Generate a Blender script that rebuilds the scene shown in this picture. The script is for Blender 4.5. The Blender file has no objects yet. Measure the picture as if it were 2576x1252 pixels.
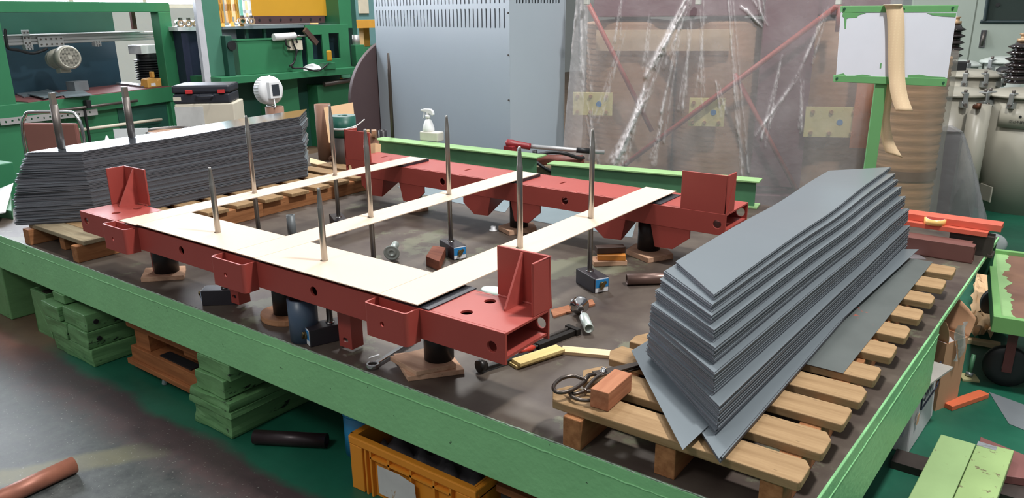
import bpy, bmesh, math, random
from mathutils import Vector, Matrix
S = bpy.context.scene
COL = S.collection
PI = math.pi
random.seed(7)

# ------------------------------------------------------------------ camera (X along the clamp beams, Y along the board strips, metres)
FPX, YAW, PITCH, ROLL, EYE = 1907.83, -.634482, .301762, -.009723, 1.58
def cam_axes():
    cy, sy, cp, sp = math.cos(YAW), math.sin(YAW), math.cos(PITCH), math.sin(PITCH)
    f = Vector((sy*cp, cy*cp, -sp)); r = Vector((cy, -sy, 0)); u = r.cross(f)
    c, s = math.cos(ROLL), math.sin(ROLL)
    return r*c + u*s, u*c - r*s, f
CR, CU, CF = cam_axes()
CC = Vector((0, 0, EYE))
cd = bpy.data.cameras.new('camera'); cam = bpy.data.objects.new('camera', cd); COL.objects.link(cam)
cd.sensor_width = 36; cd.lens = 36*FPX/2576; cd.clip_start = .05; cd.clip_end = 200
m = Matrix.Identity(4)
for i in range(3):
    m[i][0], m[i][1], m[i][2], m[i][3] = CR[i], CU[i], -CF[i], CC[i]
cam.matrix_world = m
S.camera = cam
# survey helpers: sight line of a measured point, met with a known plane
def ray(x, y): return CF + CR*((x-1288)/FPX) - CU*((y-626)/FPX)
def at(x, y, z):
    d = ray(x, y); return CC + d*((z-EYE)/d.z)
def far(x, y, t): return CC + ray(x, y)*t
def hit(x, y, p, n):
    d = ray(x, y); p = Vector(p); n = Vector(n); return CC + d*((p-CC).dot(n)/d.dot(n))

# ------------------------------------------------------------------ scene building helpers
def lin(c):
    return c/12.92 if c <= .04045 else ((c+.055)/1.055)**2.4
def rgb(*c): return tuple(lin(v/255) for v in c) + (1,)

CPOS = {}
class MB:
    """collects geometry into one mesh; positions in the thing's own frame, or in world when root given"""
    def __init__(self, root=None, world=False):
        self.bm = bmesh.new()
        self.inv = root.matrix_basis.inverted() if (root is not None and world) else None
    def _add(self, verts, faces, M=None, smooth=False):
        vs = []
        for v in verts:
            v = Vector(v)
            if M is not None: v = M @ v
            vs.append(self.bm.verts.new(v))
        for f in faces:
            try:
                fc = self.bm.faces.new([vs[i] for i in f]); fc.smooth = smooth
            except ValueError: pass
        return self
    def box(self, c, s, M=None, rz=0):
        x, y, z = s[0]/2, s[1]/2, s[2]/2
        R = Matrix.Translation(Vector(c)) @ Matrix.Rotation(rz, 4, 'Z')
        if M is not None: R = M @ R
        v = [(-x,-y,-z),(x,-y,-z),(x,y,-z),(-x,y,-z),(-x,-y,z),(x,-y,z),(x,y,z),(-x,y,z)]
        return self._add(v, [(3,2,1,0),(4,5,6,7),(0,1,5,4),(1,2,6,5),(2,3,7,6),(3,0,4,7)], R)
    def b2(self, a, b, M=None):
        a = Vector(a); b = Vector(b)
        return self.box((a+b)/2, [abs(q) for q in (b-a)], M)
    def hexa(self, bot, top):
        n = len(bot)
        return self._add(list(bot)+list(top), [tuple(range(n))[::-1], tuple(range(n, 2*n))] + [(i, (i+1) % n, n+(i+1) % n, n+i) for i in range(n)])
    def prism(self, pts, z0, z1, M=None):
        return self._add([(p[0], p[1], z0) for p in pts]+[(p[0], p[1], z1) for p in pts],
            [tuple(range(len(pts)))[::-1], tuple(range(len(pts), 2*len(pts)))] +
            [(i, (i+1) % len(pts), len(pts)+(i+1) % len(pts), len(pts)+i) for i in range(len(pts))], M)
    def cyl(self, a, b, r0, r1=None, n=20, cap=True):
        if r1 is None: r1 = r0
        return self.rings([(Vector(a), r0), (Vector(b), r1)], n, cap)
    def rings(self, pr, n=20, cap=True, smooth=True):
        """loft of circles: list of (point, radius); frame carried along the path"""
        P = [Vector(p) for p, r in pr]; rad = [r for p, r in pr]
        vs, fs = [], []
        up = None
        for i, p in enumerate(P):
            d = P[min(i+1, len(P)-1)] - P[max(i-1, 0)]
            if d.length < 1e-9: d = Vector((0, 0, 1)) if i == 0 else dd
            dd = d.normalized(); d = dd
            if up is None:
                up = Vector((0, 0, 1)) if abs(d.z) < .9 else Vector((1, 0, 0))
            x = (up - d*up.dot(d))
            if x.length < 1e-6: x = d.orthogonal()
            x.normalize(); y = d.cross(x); up = x
            for k in range(n):
                a = 2*PI*k/n
                vs.append(p + x*math.cos(a)*rad[i] + y*math.sin(a)*rad[i])
        for i in range(len(P)-1):
            for k in range(n):
                fs.append((i*n+k, i*n+(k+1) % n, (i+1)*n+(k+1) % n, (i+1)*n+k))
        self._add(vs, fs, None, smooth)
        if cap:
            self._add(vs[:n], [tuple(range(n))[::-1]]); self._add(vs[-n:], [tuple(range(n))])
        return self
    def lathe(self, prof, M=None, n=28, smooth=True):
        """profile [(r, z)...] turned about local z"""
        vs, fs = [], []
        for r, z in prof:
            for k in range(n):
                a = 2*PI*k/n; vs.append((r*math.cos(a), r*math.sin(a), z))
        for i in range(len(prof)-1):
            for k in range(n):
                fs.append((i*n+k, i*n+(k+1) % n, (i+1)*n+(k+1) % n, (i+1)*n+k))
        return self._add(vs, fs, M, smooth)
    def tube(self, a, b, ro, ri, n=28):
        """hollow pipe"""
        a = Vector(a); b = Vector(b); h = (b-a).length
        M = Matrix.Translation(a) @ (b-a).to_track_quat('Z', 'Y').to_matrix().to_4x4()
        self.lathe([(ro, 0), (ro, h)], M, n); self.lathe([(ri, h), (ri, 0)], M, n)
        self.lathe([(ro, h), (ri, h)], M, n, False); return self.lathe([(ri, 0), (ro, 0)], M, n, False)
    def plate(self, outline, holes, t, M):
        """flat plate with real holes, extruded t along local +z"""
        b = bmesh.new(); edges = []
        loops = [outline] + list(holes)
        for L in loops:
            vs = [b.verts.new((p[0], p[1], 0)) for p in L]
            edges += [b.edges.new((vs[i], vs[(i+1) % len(vs)])) for i in range(len(vs))]
        bmesh.ops.triangle_fill(b, use_beauty=True, edges=edges)
        b.normal_update()
        b.verts.index_update()
        vs = [v.co.copy() for v in b.verts]; n = len(vs)
        tris = [tuple(v.index for v in (f.verts if f.normal.z > 0 else reversed(f.verts))) for f in b.faces]
        b.free()
        V = [(v.x, v.y, 0) for v in vs] + [(v.x, v.y, t) for v in vs]
        F = [tuple(reversed(q)) for q in tris] + [tuple(i+n for i in q) for q in tris]
        o = 0
        for L in loops:
            k = len(L)
            for i in range(k): F.append((o+i, o+(i+1) % k, n+o+(i+1) % k, n+o+i))
            o += k
        return self._add(V, F, M)
    def grid(self, pts, smooth=True, close=False):
        """rows of points -> surface"""
        r, c = len(pts), len(pts[0])
        fs = [(i*c+j, i*c+(j+1) % c, (i+1)*c+(j+1) % c, (i+1)*c+j) for i in range(r-1) for j in range(c if close else c-1)]
        return self._add([p for row in pts for p in row], fs, None, smooth)
    def ball(self, c, r, n=16, m=10, sc=(1, 1, 1), M=None):
        pts = [[(c[0]+sc[0]*r*math.sin(PI*i/m)*math.cos(2*PI*j/n), c[1]+sc[1]*r*math.sin(PI*i/m)*math.sin(2*PI*j/n), c[2]+sc[2]*r*math.cos(PI*i/m)) for j in range(n)] for i in range(m+1)]
        if M is not None: pts = [[M @ Vector(p) for p in row] for row in pts]
        return self.grid(pts, True, True)
    def build(self, name, mat, parent=None, bevel=0, label=None, smooth=False, solid=0, subsurf=0, fixn=True):
        bm = self.bm
        if self.inv is not None: bmesh.ops.transform(bm, matrix=self.inv, verts=bm.verts)
        bmesh.ops.remove_doubles(bm, verts=bm.verts, dist=1e-6)
        if fixn: bmesh.ops.recalc_face_normals(bm, faces=bm.faces)
        xs = [v.co for v in bm.verts]
        lo = Vector([min(v[i] for v in xs) for i in range(3)]); hi = Vector([max(v[i] for v in xs) for i in range(3)])
        c = (lo+hi)/2
        if parent is None: c.z = lo.z
        bmesh.ops.translate(bm, vec=-c, verts=bm.verts)
        if smooth:
            for f in bm.faces: f.smooth = True
        me = bpy.data.meshes.new(name); bm.to_mesh(me); bm.free()
        o = bpy.data.objects.new(name, me); COL.objects.link(o)
        o.location = c
        for mm in (mat if isinstance(mat, (list, tuple)) else [mat]): me.materials.append(mm)
        CPOS[o] = c
        if parent is not None:
            o.parent = parent
            if parent.type == 'MESH': o.location = c - CPOS[parent]
        if label: o['label'] = label
        if solid:
            s = o.modifiers.new('solid', 'SOLIDIFY'); s.thickness = solid; s.offset = 0
        if bevel:
            b = o.modifiers.new('bevel', 'BEVEL'); b.width = bevel; b.segments = 2; b.limit_method = 'ANGLE'; b.angle_limit = math.radians(40)
            b.harden_normals = False
        if subsurf:
            s = o.modifiers.new('sub', 'SUBSURF'); s.levels = subsurf; s.render_levels = subsurf
        return o

def thing(name, label, cat, loc=(0, 0, 0), rz=0, group=None):
    o = bpy.data.objects.new(name, None); COL.objects.link(o)
    o.empty_display_size = .05
    o.matrix_basis = Matrix.Translation(Vector(loc)) @ Matrix.Rotation(rz, 4, 'Z')
    o['label'] = label; o['category'] = cat
    if group: o['group'] = group
    return o
def tag(o, label, cat, group=None, kind=None):
    o['label'] = label; o['category'] = cat
    if group: o['group'] = group
    if kind: o['kind'] = kind
    return o
def struct(o): o['kind'] = 'structure'; return o
def dup(root, loc, rz=0, label=None, group=None):
    r = root.copy(); COL.objects.link(r)
    r.matrix_basis = Matrix.Translation(Vector(loc)) @ Matrix.Rotation(rz, 4, 'Z')
    if label: r['label'] = label
    if group: r['group'] = group
    for ch in list(root.children):
        c = ch.copy(); COL.objects.link(c); c.parent = r
        for g in list(ch.children):
            d = g.copy(); COL.objects.link(d); d.parent = c
    return r
def circ(x, y, r, n=20): return [(x+r*math.cos(2*PI*k/n), y+r*math.sin(2*PI*k/n)) for k in range(n)]
def slot(x, y, l, r, vert=True, n=6):
    h = l/2-r; p = []
    for k in range(n+1):
        a = PI*k/n; p.append((x+r*math.cos(a), y+h+r*math.sin(a)))
    for k in range(n+1):
        a = PI+PI*k/n; p.append((x+r*math.cos(a), y-h+r*math.sin(a)))
    return p if vert else [(x+(q[1]-y), y-(q[0]-x)) for q in p]
def frame(o, x, z):
    """matrix with origin o, local x along x, local z along z"""
    x = Vector(x).normalized(); z = Vector(z).normalized(); y = z.cross(x)
    M = Matrix.Identity(4)
    for i in range(3): M[i][0], M[i][1], M[i][2], M[i][3] = x[i], y[i], z[i], o[i]
    return M
def bez(pts, n=10):
    """Catmull-Rom through points"""
    P = [Vector(p) for p in pts]; P = [P[0]*2-P[1]] + P + [P[-1]*2-P[-2]]; out = []
    for i in range(1, len(P)-2):
        for k in range(n):
            t = k/n; a, b, c, d = P[i-1:i+3]
            out.append(.5*((2*b)+(c-a)*t+(2*a-5*b+4*c-d)*t*t+(3*b-a-3*c+d)*t**3))
    return out+[P[-2]]

# ------------------------------------------------------------------ materials
MATS = {}
def mat(name, col, rough=.5, metal=0, var=.12, scale=6, bump=0, bscale=60, spec=.5, stretch=(1, 1, 1), chips=None, chip_t=.68, chip_s=9, col2=None, world=False, coat=0):
    if name in MATS: return MATS[name]
    m = bpy.data.materials.new(name); m.use_nodes = True; N = m.node_tree.nodes; L = m.node_tree.links
    b = N['Principled BSDF']; b.inputs['Roughness'].default_value = rough; b.inputs['Metallic'].default_value = metal
    b.inputs['Specular IOR Level'].default_value = spec; b.inputs['Coat Weight'].default_value = coat
    tc = N.new('ShaderNodeTexCoord'); mp = N.new('ShaderNodeMapping'); mp.inputs['Scale'].default_value = stretch
    if world:
        g = N.new('ShaderNodeNewGeometry'); L.new(g.outputs['Position'], mp.inputs['Vector'])
    else: L.new(tc.outputs['Object'], mp.inputs['Vector'])
    n = N.new('ShaderNodeTexNoise'); n.inputs['Scale'].default_value = scale; n.inputs['Detail'].default_value = 6; n.inputs['Roughness'].default_value = .6
    L.new(mp.outputs[0], n.inputs['Vector'])
    r = N.new('ShaderNodeValToRGB'); c = rgb(*col)
    if col2: c0, c1 = rgb(*col2), c
    else: c0 = tuple(v*(1-var) for v in c[:3])+(1,); c1 = tuple(min(1, v*(1+var)) for v in c[:3])+(1,)
    r.color_ramp.elements[0].color = c0; r.color_ramp.elements[0].position = .3
    r.color_ramp.elements[1].color = c1; r.color_ramp.elements[1].position = .7
    L.new(n.outputs['Fac'], r.inputs[0]); out = r.outputs[0]
    if chips:
        n2 = N.new('ShaderNodeTexNoise'); n2.inputs['Scale'].default_value = chip_s; n2.inputs['Detail'].default_value = 8; n2.inputs['Roughness'].default_value = .7
        L.new(mp.outputs[0], n2.inputs['Vector'])
        r2 = N.new('ShaderNodeValToRGB'); r2.color_ramp.elements[0].position = chip_t; r2.color_ramp.elements[1].position = chip_t+.03
        L.new(n2.outputs['Fac'], r2.inputs[0])
        mx = N.new('ShaderNodeMix'); mx.data_type = 'RGBA'; L.new(r2.outputs[0], mx.inputs[0]); L.new(out, mx.inputs[6]); mx.inputs[7].default_value = rgb(*chips)
        out = mx.outputs[2]
    L.new(out, b.inputs['Base Color'])
    if bump:
        nb = N.new('ShaderNodeTexNoise'); nb.inputs['Scale'].default_value = bscale; nb.inputs['Detail'].default_value = 4
        L.new(mp.outputs[0], nb.inputs['Vector'])
        bp = N.new('ShaderNodeBump'); bp.inputs['Strength'].default_value = bump; bp.inputs['Distance'].default_value = .004
        L.new(nb.outputs['Fac'], bp.inputs['Height']); L.new(bp.outputs[0], b.inputs['Normal'])
    MATS[name] = m
    return m
def glow(name, col, st):
    m = bpy.data.materials.new(name); m.use_nodes = True; N = m.node_tree.nodes
    b = N['Principled BSDF']; b.inputs['Base Color'].default_value = rgb(*col); b.inputs['Emission Color'].default_value = rgb(*col); b.inputs['Emission Strength'].default_value = st
    MATS[name] = m; return m
def wood(name, col, dark, axis='x', rough=.7, scale=1):
    """grain running along one local axis"""
    st = {'x': (1.2, 14, 14), 'y': (14, 1.2, 14), 'z': (14, 14, 1.2)}[axis]
    return mat(name, col, rough, 0, scale=3*scale, col2=dark, stretch=st, bump=.25, bscale=6*scale, spec=.25, chips=tuple(int(v*.78) for v in dark), chip_t=.64, chip_s=1.6*scale)

M_red = mat('red_oxide_paint', (158, 68, 60), .45, var=.06, scale=3, bump=.04, bscale=90)
M_redw = mat('weld_red_paint', (176, 84, 76), .4, var=.1, scale=20)
M_gpaint = mat('chipped_green_paint', (136, 198, 138), .42, var=.08, scale=3, bump=.5, bscale=45, chips=(40, 48, 42), chip_t=.665, chip_s=30)
M_gdark = mat('dark_green_paint', (38, 84, 62), .5, var=.15, scale=3)
M_blockg = mat('green_painted_timber', (98, 142, 92), .5, var=.2, scale=5, bump=1, bscale=16, chips=(26, 34, 28), chip_t=.635, chip_s=14, stretch=(1, .35, 1))
M_board = mat('cream_pressboard', (216, 193, 171), .6, var=.03, scale=2, chips=(205, 190, 175), chip_t=.74, chip_s=3, spec=.3)
M_rod = mat('bright_steel', (178, 174, 168), .34, 1, var=.1, scale=4, stretch=(3, 3, .5))
M_steel = mat('worn_steel', (112, 106, 102), .45, .75, var=.15, scale=8)
M_chrome = mat('chrome', (205, 205, 205), .12, 1, var=.04)
M_darksteel = mat('dark_mill_steel', (66, 58, 54), .5, .3, var=.2, scale=7)
M_black = mat('black_rubber', (28, 29, 32), .5, var=.15)
M_lam = mat('silicon_steel', (142, 152, 158), .30, .55, var=.03, scale=2)
M_lamside = mat('silicon_steel_cut', (100, 100, 106), .6, .3, var=.12, scale=9, stretch=(.4, .4, 30))
M_lamtop = mat('silicon_steel_polished', (150, 158, 166), .16, .9, var=.02, scale=2)
M_pipe = mat('black_pipe', (46, 44, 45), .4, .2, var=.15, scale=6)
M_bpipe = mat('blue_grey_pvc', (72, 88, 108), .35, var=.06)
M_ply = wood('plywood', (212, 174, 146), (186, 144, 116), 'x')
M_palx = wood('pallet_timber_lengthwise', (164, 136, 100), (130, 102, 70), 'x')
M_paly = wood('pallet_timber_crosswise', (170, 118, 78), (128, 82, 50), 'y')
M_white = mat('white_plastic', (232, 234, 236), .35, var=.02)
M_cream = mat('cream_metal', (215, 208, 190), .45, var=.05)
M_grey = mat('grey_enamel', (170, 182, 192), .4, var=.02, scale=1)
# ------------------------------------------------------------------ hall: floor, walls, window band
def up(x, y, p):
    d = ray(x, y); t = math.hypot(p[0], p[1])/math.hypot(d.x, d.y); return CC + d*t
def floor_mat():
    m = bpy.data.materials.new('hall_floor'); m.use_nodes = True; N = m.node_tree.nodes; L = m.node_tree.links
    b = N['Principled BSDF']
    g = N.new('ShaderNodeNewGeometry')
    def noise(s, d=6, r=.6):
        n = N.new('ShaderNodeTexNoise'); n.inputs['Scale'].default_value = s; n.inputs['Detail'].default_value = d; n.inputs['Roughness'].default_value = r
        L.new(g.outputs['Position'], n.inputs['Vector']); return n
    def ramp(src, a, ca, bb, cb):
        r = N.new('ShaderNodeValToRGB'); r.color_ramp.elements[0].position = a; r.color_ramp.elements[1].position = bb
        r.color_ramp.elements[0].color = ca; r.color_ramp.elements[1].color = cb; L.new(src, r.inputs[0]); return r.outputs[0]
    def mix(f, a, c):
        x = N.new('ShaderNodeMix'); x.data_type = 'RGBA'; L.new(f, x.inputs[0]); L.new(a, x.inputs[6]); L.new(c, x.inputs[7]); return x.outputs[2]
    def math2(op, a, bv, c=None):
        x = N.new('ShaderNodeMath'); x.operation = op
        for i, v in enumerate((a, bv)):
            if isinstance(v, (int, float)): x.inputs[i].default_value = v
            else: L.new(v, x.inputs[i])
        return x.outputs[0]
    sp = N.new('ShaderNodeSeparateXYZ'); L.new(g.outputs['Position'], sp.inputs[0])
    n1 = noise(3); n2 = noise(14, 10, .75); n3 = noise(90, 4)
    green = ramp(n1.outputs['Fac'], .3, rgb(18, 76, 58), .7, rgb(26, 98, 74))
    grey = ramp(n2.outputs['Fac'], .3, rgb(44, 48, 49), .7, rgb(90, 94, 92))
    fleck = ramp(n3.outputs['Fac'], .645, (0, 0, 0, 1), .68, (1, 1, 1, 1))
    brown = ramp(n2.outputs['Fac'], .3, rgb(58, 47, 49), .7, rgb(78, 60, 60))
    wob = math2('MULTIPLY', math2('SUBTRACT', n1.outputs['Fac'], .5), .14)
    yy = math2('ADD', sp.outputs['Y'], wob)
    # worn grey walkway in front of the green paint, brown band between, one khaki stripe crossing it
    f1 = ramp(yy, 1.36, (1, 1, 1, 1), 1.42, (0, 0, 0, 1))
    f2 = ramp(math2('ADD', yy, math2('MULTIPLY', n2.outputs['Fac'], .25)), 1.22, (1, 1, 1, 1), 1.45, (0, 0, 0, 1))
    # ramps clamp at 1, so scale the coordinate
    def band(src, a, bb): 
        mr = N.new('ShaderNodeMapRange'); mr.inputs[1].default_value = a; mr.inputs[2].default_value = bb; L.new(src, mr.inputs[0]); return mr.outputs[0]
    worn = band(yy, 1.42, 1.37)
    wornx = band(math2('ADD', sp.outputs['X'], wob), -.6, -.9)
    worn = math2('MULTIPLY', worn, wornx)
    core = band(math2('ADD', yy, math2('MULTIPLY', n2.outputs['Fac'], .2)), 1.36, 1.22)
    kx = math2('ADD', sp.outputs['X'], math2('MULTIPLY', sp.outputs['Y'], -.6))
    k = math2('MULTIPLY', band(math2('ADD', kx, wob), -3.46, -3.42), band(math2('ADD', kx, wob), -3.28, -3.32))
    khaki = ramp(n2.outputs['Fac'], .3, rgb(94, 92, 72), .7, rgb(112, 110, 88))
    c = mix(core, brown, grey); c = mix(math2('MULTIPLY', k, core), c, khaki)
    lt = N.new('ShaderNodeRGB'); lt.outputs[0].default_value = rgb(160, 162, 152)
    c = mix(math2('MULTIPLY', fleck, .6), c, lt.outputs[0])
    rust = ramp(n1.outputs['Fac'], .35, rgb(104, 66, 54), .7, rgb(128, 84, 66))
    rz = math2('MULTIPLY', band(math2('ADD', sp.outputs['X'], wob), -3.75, -4.0), band(yy, 1.15, 1.35))
    c2 = mix(worn, green, c); c2 = mix(math2('MULTIPLY', rz, .7), c2, rust)
    L.new(c2, b.inputs['Base Color'])
    rr = N.new('ShaderNodeMapRange'); rr.inputs[3].default_value = .34; rr.inputs[4].default_value = .62; L.new(n2.outputs['Fac'], rr.inputs[0])
    L.new(rr.outputs[0], b.inputs['Roughness'])
    return m
f = MB().b2((-16, -6, -.1), (8, 24, 0)).build('floor', floor_mat()); struct(f)

M_wall = mat('pale_wall_paint', (196, 202, 200), .8, var=.03, scale=2)
wl = MB(); wx = -11.5
wl.b2((wx-.2, -6, 0), (wx, 24, 1.7)); wl.b2((wx-.2, -6, 4.6), (wx, 24, 6.2))
for y0, y1 in ((-6, 1.0), (4.1, 4.3), (7.5, 24)): wl.b2((wx-.2, y0, 1.7), (wx, y1, 4.6))
struct(wl.build('wall_left', M_wall))
struct(MB().b2((-16, 20, 0), (8, 20.2, 6.2)).build('wall_back', M_wall))
M_sky = glow('bright_daylight_glass', (238, 244, 255), 18)
for i, (y0, y1) in enumerate(((1.0, 4.1), (4.3, 7.5))):
    w = MB().b2((wx-.15, y0, 1.7), (wx-.12, y1, 4.6)).build('window_%d' % (i+1), M_sky); struct(w)
    fr = MB()
    for q in range(4): 
        y = y0+(y1-y0)*q/3; fr.b2((wx-.12, y-.03, 1.7), (wx-.06, y+.03, 4.6))
    for z in (1.73, 3.1, 4.57): fr.b2((wx-.12, y0, z-.03), (wx-.06, y1, z+.03))
    fr.build('window_frame', M_cream, w)

# lights: high bay lamps over the platform, cool daylight through the windows, grey world gradient added as ambient fill, brightest overhead
W = bpy.data.worlds.new('world'); S.world = W; W.use_nodes = True
WN, WL = W.node_tree.nodes, W.node_tree.links
_tc = WN.new('ShaderNodeTexCoord'); _sp = WN.new('ShaderNodeSeparateXYZ'); WL.new(_tc.outputs['Generated'], _sp.inputs[0])
_rp = WN.new('ShaderNodeValToRGB'); _e = _rp.color_ramp.elements
_mr = WN.new('ShaderNodeMapRange'); _mr.inputs[1].default_value = -1; _mr.inputs[2].default_value = 1; WL.new(_sp.outputs['Z'], _mr.inputs[0]); WL.new(_mr.outputs[0], _rp.inputs[0])
_e[0].position = .47; _e[0].color = (.05, .055, .06, 1); _e[1].position = .95; _e[1].color = (1.0, 1.02, 1.05, 1)
_x = _e.new(.52); _x.color = (.22, .225, .235, 1); _x = _e.new(.68); _x.color = (.52, .54, .56, 1)
WL.new(_rp.outputs[0], WN['Background'].inputs[0]); WN['Background'].inputs[1].default_value = .62
def area(name, loc, tgt, sx, sy, e, col=(1, 1, 1)):
    d = bpy.data.lights.new(name, 'AREA'); d.shape = 'RECTANGLE'; d.size = sx; d.size_y = sy; d.energy = e; d.color = col
    o = bpy.data.objects.new(name, d); COL.objects.link(o); o.location = loc
    o.rotation_euler = (Vector(tgt)-Vector(loc)).to_track_quat('-Z', 'Y').to_euler(); return o
area('high_bay_lamp', (.6, 2.6, 5.6), (-1.8, 2.4, .6), .4, .4, 300, (1, .98, .955))
area('high_bay_lamp', (-3.2, 4.6, 5.8), (-3.2, 4.6, 0), .8, .8, 170, (1, .985, .96))
area('high_bay_lamp', (-6.0, 6.5, 5.8), (-6, 6.5, 0), .8, .8, 260, (1, .985, .96))
area('high_bay_lamp', (-2.0, -2.5, 5.2), (-2.0, 1.5, .4), .9, .9, 75, (1, .985, .96))
S.view_settings.view_transform = 'Standard'; S.view_settings.look = 'None'; S.view_settings.gamma = 1; S.view_settings.exposure = 0
try: S.view_settings.use_curve_mapping = False
except Exception: pass

# ------------------------------------------------------------------ work platform
M_tabletop = mat('brown_steel_plate', (94, 85, 75), .48, .1, scale=5, col2=(64, 52, 48), chips=(100, 100, 82), chip_t=.56, chip_s=1.6, bump=.05, bscale=40)
PX0, PX1, PY0, PY1 = -4.95, -.32, 1.482, 4.32
def pxr(y): return -.335 + (y-1.48)*.05
pl = thing('work_platform', 'long low steel work platform with green painted edges and a brown steel top', 'platform', (-3.7, 2.9, 0))
mb = MB(pl, True); mb.prism([(PX0, PY0), (pxr(PY0), PY0), (pxr(PY1), PY1), (PX0, PY1)], .482, .5); mb.build('top_plate', M_tabletop, pl, bevel=.002)
mb = MB(pl, True); mb.b2((PX0, PY0-.006, .306), (pxr(PY0)+.006, PY0+.012, .499)); fa = mb.build('front_apron', M_gpaint, pl, bevel=.003)
def bead(a, b, n, seed):
    rnd = random.Random(seed); pr = []
    for i in range(n+1):
        t = i/n; p = Vector(a).lerp(Vector(b), t); p.z += rnd.uniform(-.0016, .0016)
        pr.append((p, .0018+rnd.uniform(0, .0016)))
    return pr
mb = MB(pl, True); mb.rings(bead((PX0, PY0-.006, .462), (pxr(PY0), PY0-.006, .462), 260, 3), 6); mb.build('weld_seam', M_gpaint, fa)
mb = MB(pl, True); mb.rings(bead((PX0, PY0-.003, .4985), (pxr(PY0), PY0-.003, .4985), 320, 8), 6); mb.build('chipped_edge', mat('bare_edge', (150, 168, 150), .4, .3, var=.5, scale=40), fa)
mb = MB(pl, True); e0, e1 = Vector((pxr(PY0), PY0, 0)), Vector((pxr(2.95), 2.95, 0))
mb.prism([(e0.x-.012, e0.y), (e0.x+.006, e0.y), (e1.x+.006, e1.y), (e1.x-.012, e1.y)], .245, .499); fa = mb.build('side_apron', M_gpaint, pl, bevel=.003)
mb = MB(pl, True); mb.rings(bead((e0.x+.006, e0.y, .452), (e1.x+.006, e1.y, .452), 70, 4), 6); mb.build('weld_seam', M_gpaint, fa)
mb = MB(pl, True); mb.prism([(pxr(2.95)-.012, 2.95), (pxr(2.95)+.006, 2.95), (pxr(PY1)+.006, PY1), (pxr(PY1)-.012, PY1)], .482, .4995); mb.build('edge_strip', M_gpaint, pl)
mb = MB(pl, True); mb.b2((PX0, PY1-.012, .3), (pxr(PY1), PY1, .482)); mb.build('rear_apron', M_gdark, pl)
mb = MB(pl, True); mb.b2((-.42, 3.62, 0), (-.27, 3.72, .482)); mb.build('leg', M_gdark, pl, bevel=.003)
mb = MB(pl, True); mb.b2((-.40, 2.2, .2), (-.385, 3.62, .482)); mb.build('inner_rail', M_gdark, pl)
for lx in (-4.8, -2.9):
    mb = MB(pl, True); mb.b2((lx, 4.2, 0), (lx+.12, 4.32, .482)); mb.build('leg', M_gdark, pl, bevel=.003)

# ------------------------------------------------------------------ red core clamps
def ubox(root, x0, x1, y0, y1, z0, z1):
    """open pocket: rounded U of plate with a hole in its face"""
    t, r = .006, .014
    mb = MB(root, True)
    xc, zc = (x0+x1)/2, (z0+z1)/2
    w = (x1-x0)/2-r; h = (z1-z0)/2
    mb.plate([(-w, -h), (w, -h), (w, h), (-w, h)], [circ(-.012, -.002, .0085)], t, frame((xc, y0+t, zc), (1, 0, 0), (0, -1, 0)))
    for s in (-1, 1):
        cx = xc+s*w; o = []; i = []
        for k in range(7):
            a = PI/2*k/6; o.append((cx+s*r*math.sin(a), y0+r-r*math.cos(a))); i.append((cx+s*(r-t)*math.sin(a), y0+r-(r-t)*math.cos(a)))
        o.append((cx+s*r, y1)); i.append((cx+s*(r-t), y1))
        mb.prism(o+i[::-1], z0, z1)
    return mb.build('pocket', M_red, root)
def hanger(root, x, y, w, z0, z1, n):
    mb = MB(root, True); h = z1-z0
    mb.plate([(-w/2, 0), (w/2, 0), (w/2, h), (-w/2, h)], [slot(0, .028+i*.042, .026, .008, False) for i in range(n)], .006, frame((x, y, z0), (1, 0, 0), (0, -1, 0)))
    mb.b2((x+w/2-.006, y, z0), (x+w/2, y+.045, z1))
    mb.build('hanger', M_red, root)
ZB, ZT = .677, .770
fc = thing('core_clamp_beam', 'red steel clamp beam nearest the platform front edge, with three open pockets on its face', 'clamp', (-2.275, 1.58, .55))
xL, xR, yF, yB = -3.437, -1.113, 1.477, 1.692
def webhole(px, py, Y): p = hit(px, py, (0, Y, 0), (0, 1, 0)); return p
hs = [webhole(*q, yF) for q in ((1240, 873), (217, 556), (456.3, 630), (788.7, 733))]
hs[0].x -= .004
mb = MB(fc, True); xc, zc = (xL+xR)/2, (ZB+ZT)/2
mb.plate([(xL-xc, ZB-zc), (xR-xc, ZB-zc), (xR-xc, ZT-zc), (xL-xc, ZT-zc)], [circ(p.x-xc, p.z-zc, .0165) for p in hs], .01, frame((xc, yF+.01, zc), (1, 0, 0), (0, -1, 0)))
mb.build('front_web', M_red, fc, bevel=.0012)
mb = MB(fc, True); mb.plate([(xL-xc, ZB-zc), (xR-xc, ZB-zc), (xR-xc, ZT-zc), (xL-xc, ZT-zc)], [circ(xR-.025-xc, 0, .0165), circ(xL+.025-xc, 0, .0165)], .008, frame((xc, yB, zc), (1, 0, 0), (0, -1, 0)))
mb.build('rear_web', M_red, fc, bevel=.0012)
mb = MB(fc, True); mb.b2((xL, yF+.01, ZB+.012), (xR-.004, yB-.008, ZB+.02)); mb.build('bottom_plate', M_red, fc)
def holeplate(root, x0, x1, y0, y1, z0, z1, holes, name='top_plate'):
    mb = MB(root, True); xc, yc = (x0+x1)/2, (y0+y1)/2
    mb.plate([(x0-xc, y0-yc), (x1-xc, y0-yc), (x1-xc, y1-yc), (x0-xc, y1-yc)], [[(px-xc, py-yc) for px, py in h] for h in holes], z1-z0, Matrix.Translation((xc, yc, z0)))
    return mb.build(name, M_red, root, bevel=.0012)
holeplate(fc, -1.413, xR, yF+.01, yB-.008, ZT-.008, ZT, [circ(-1.292, 1.536, .0175), circ(-1.291, 1.643, .0175)])
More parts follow.
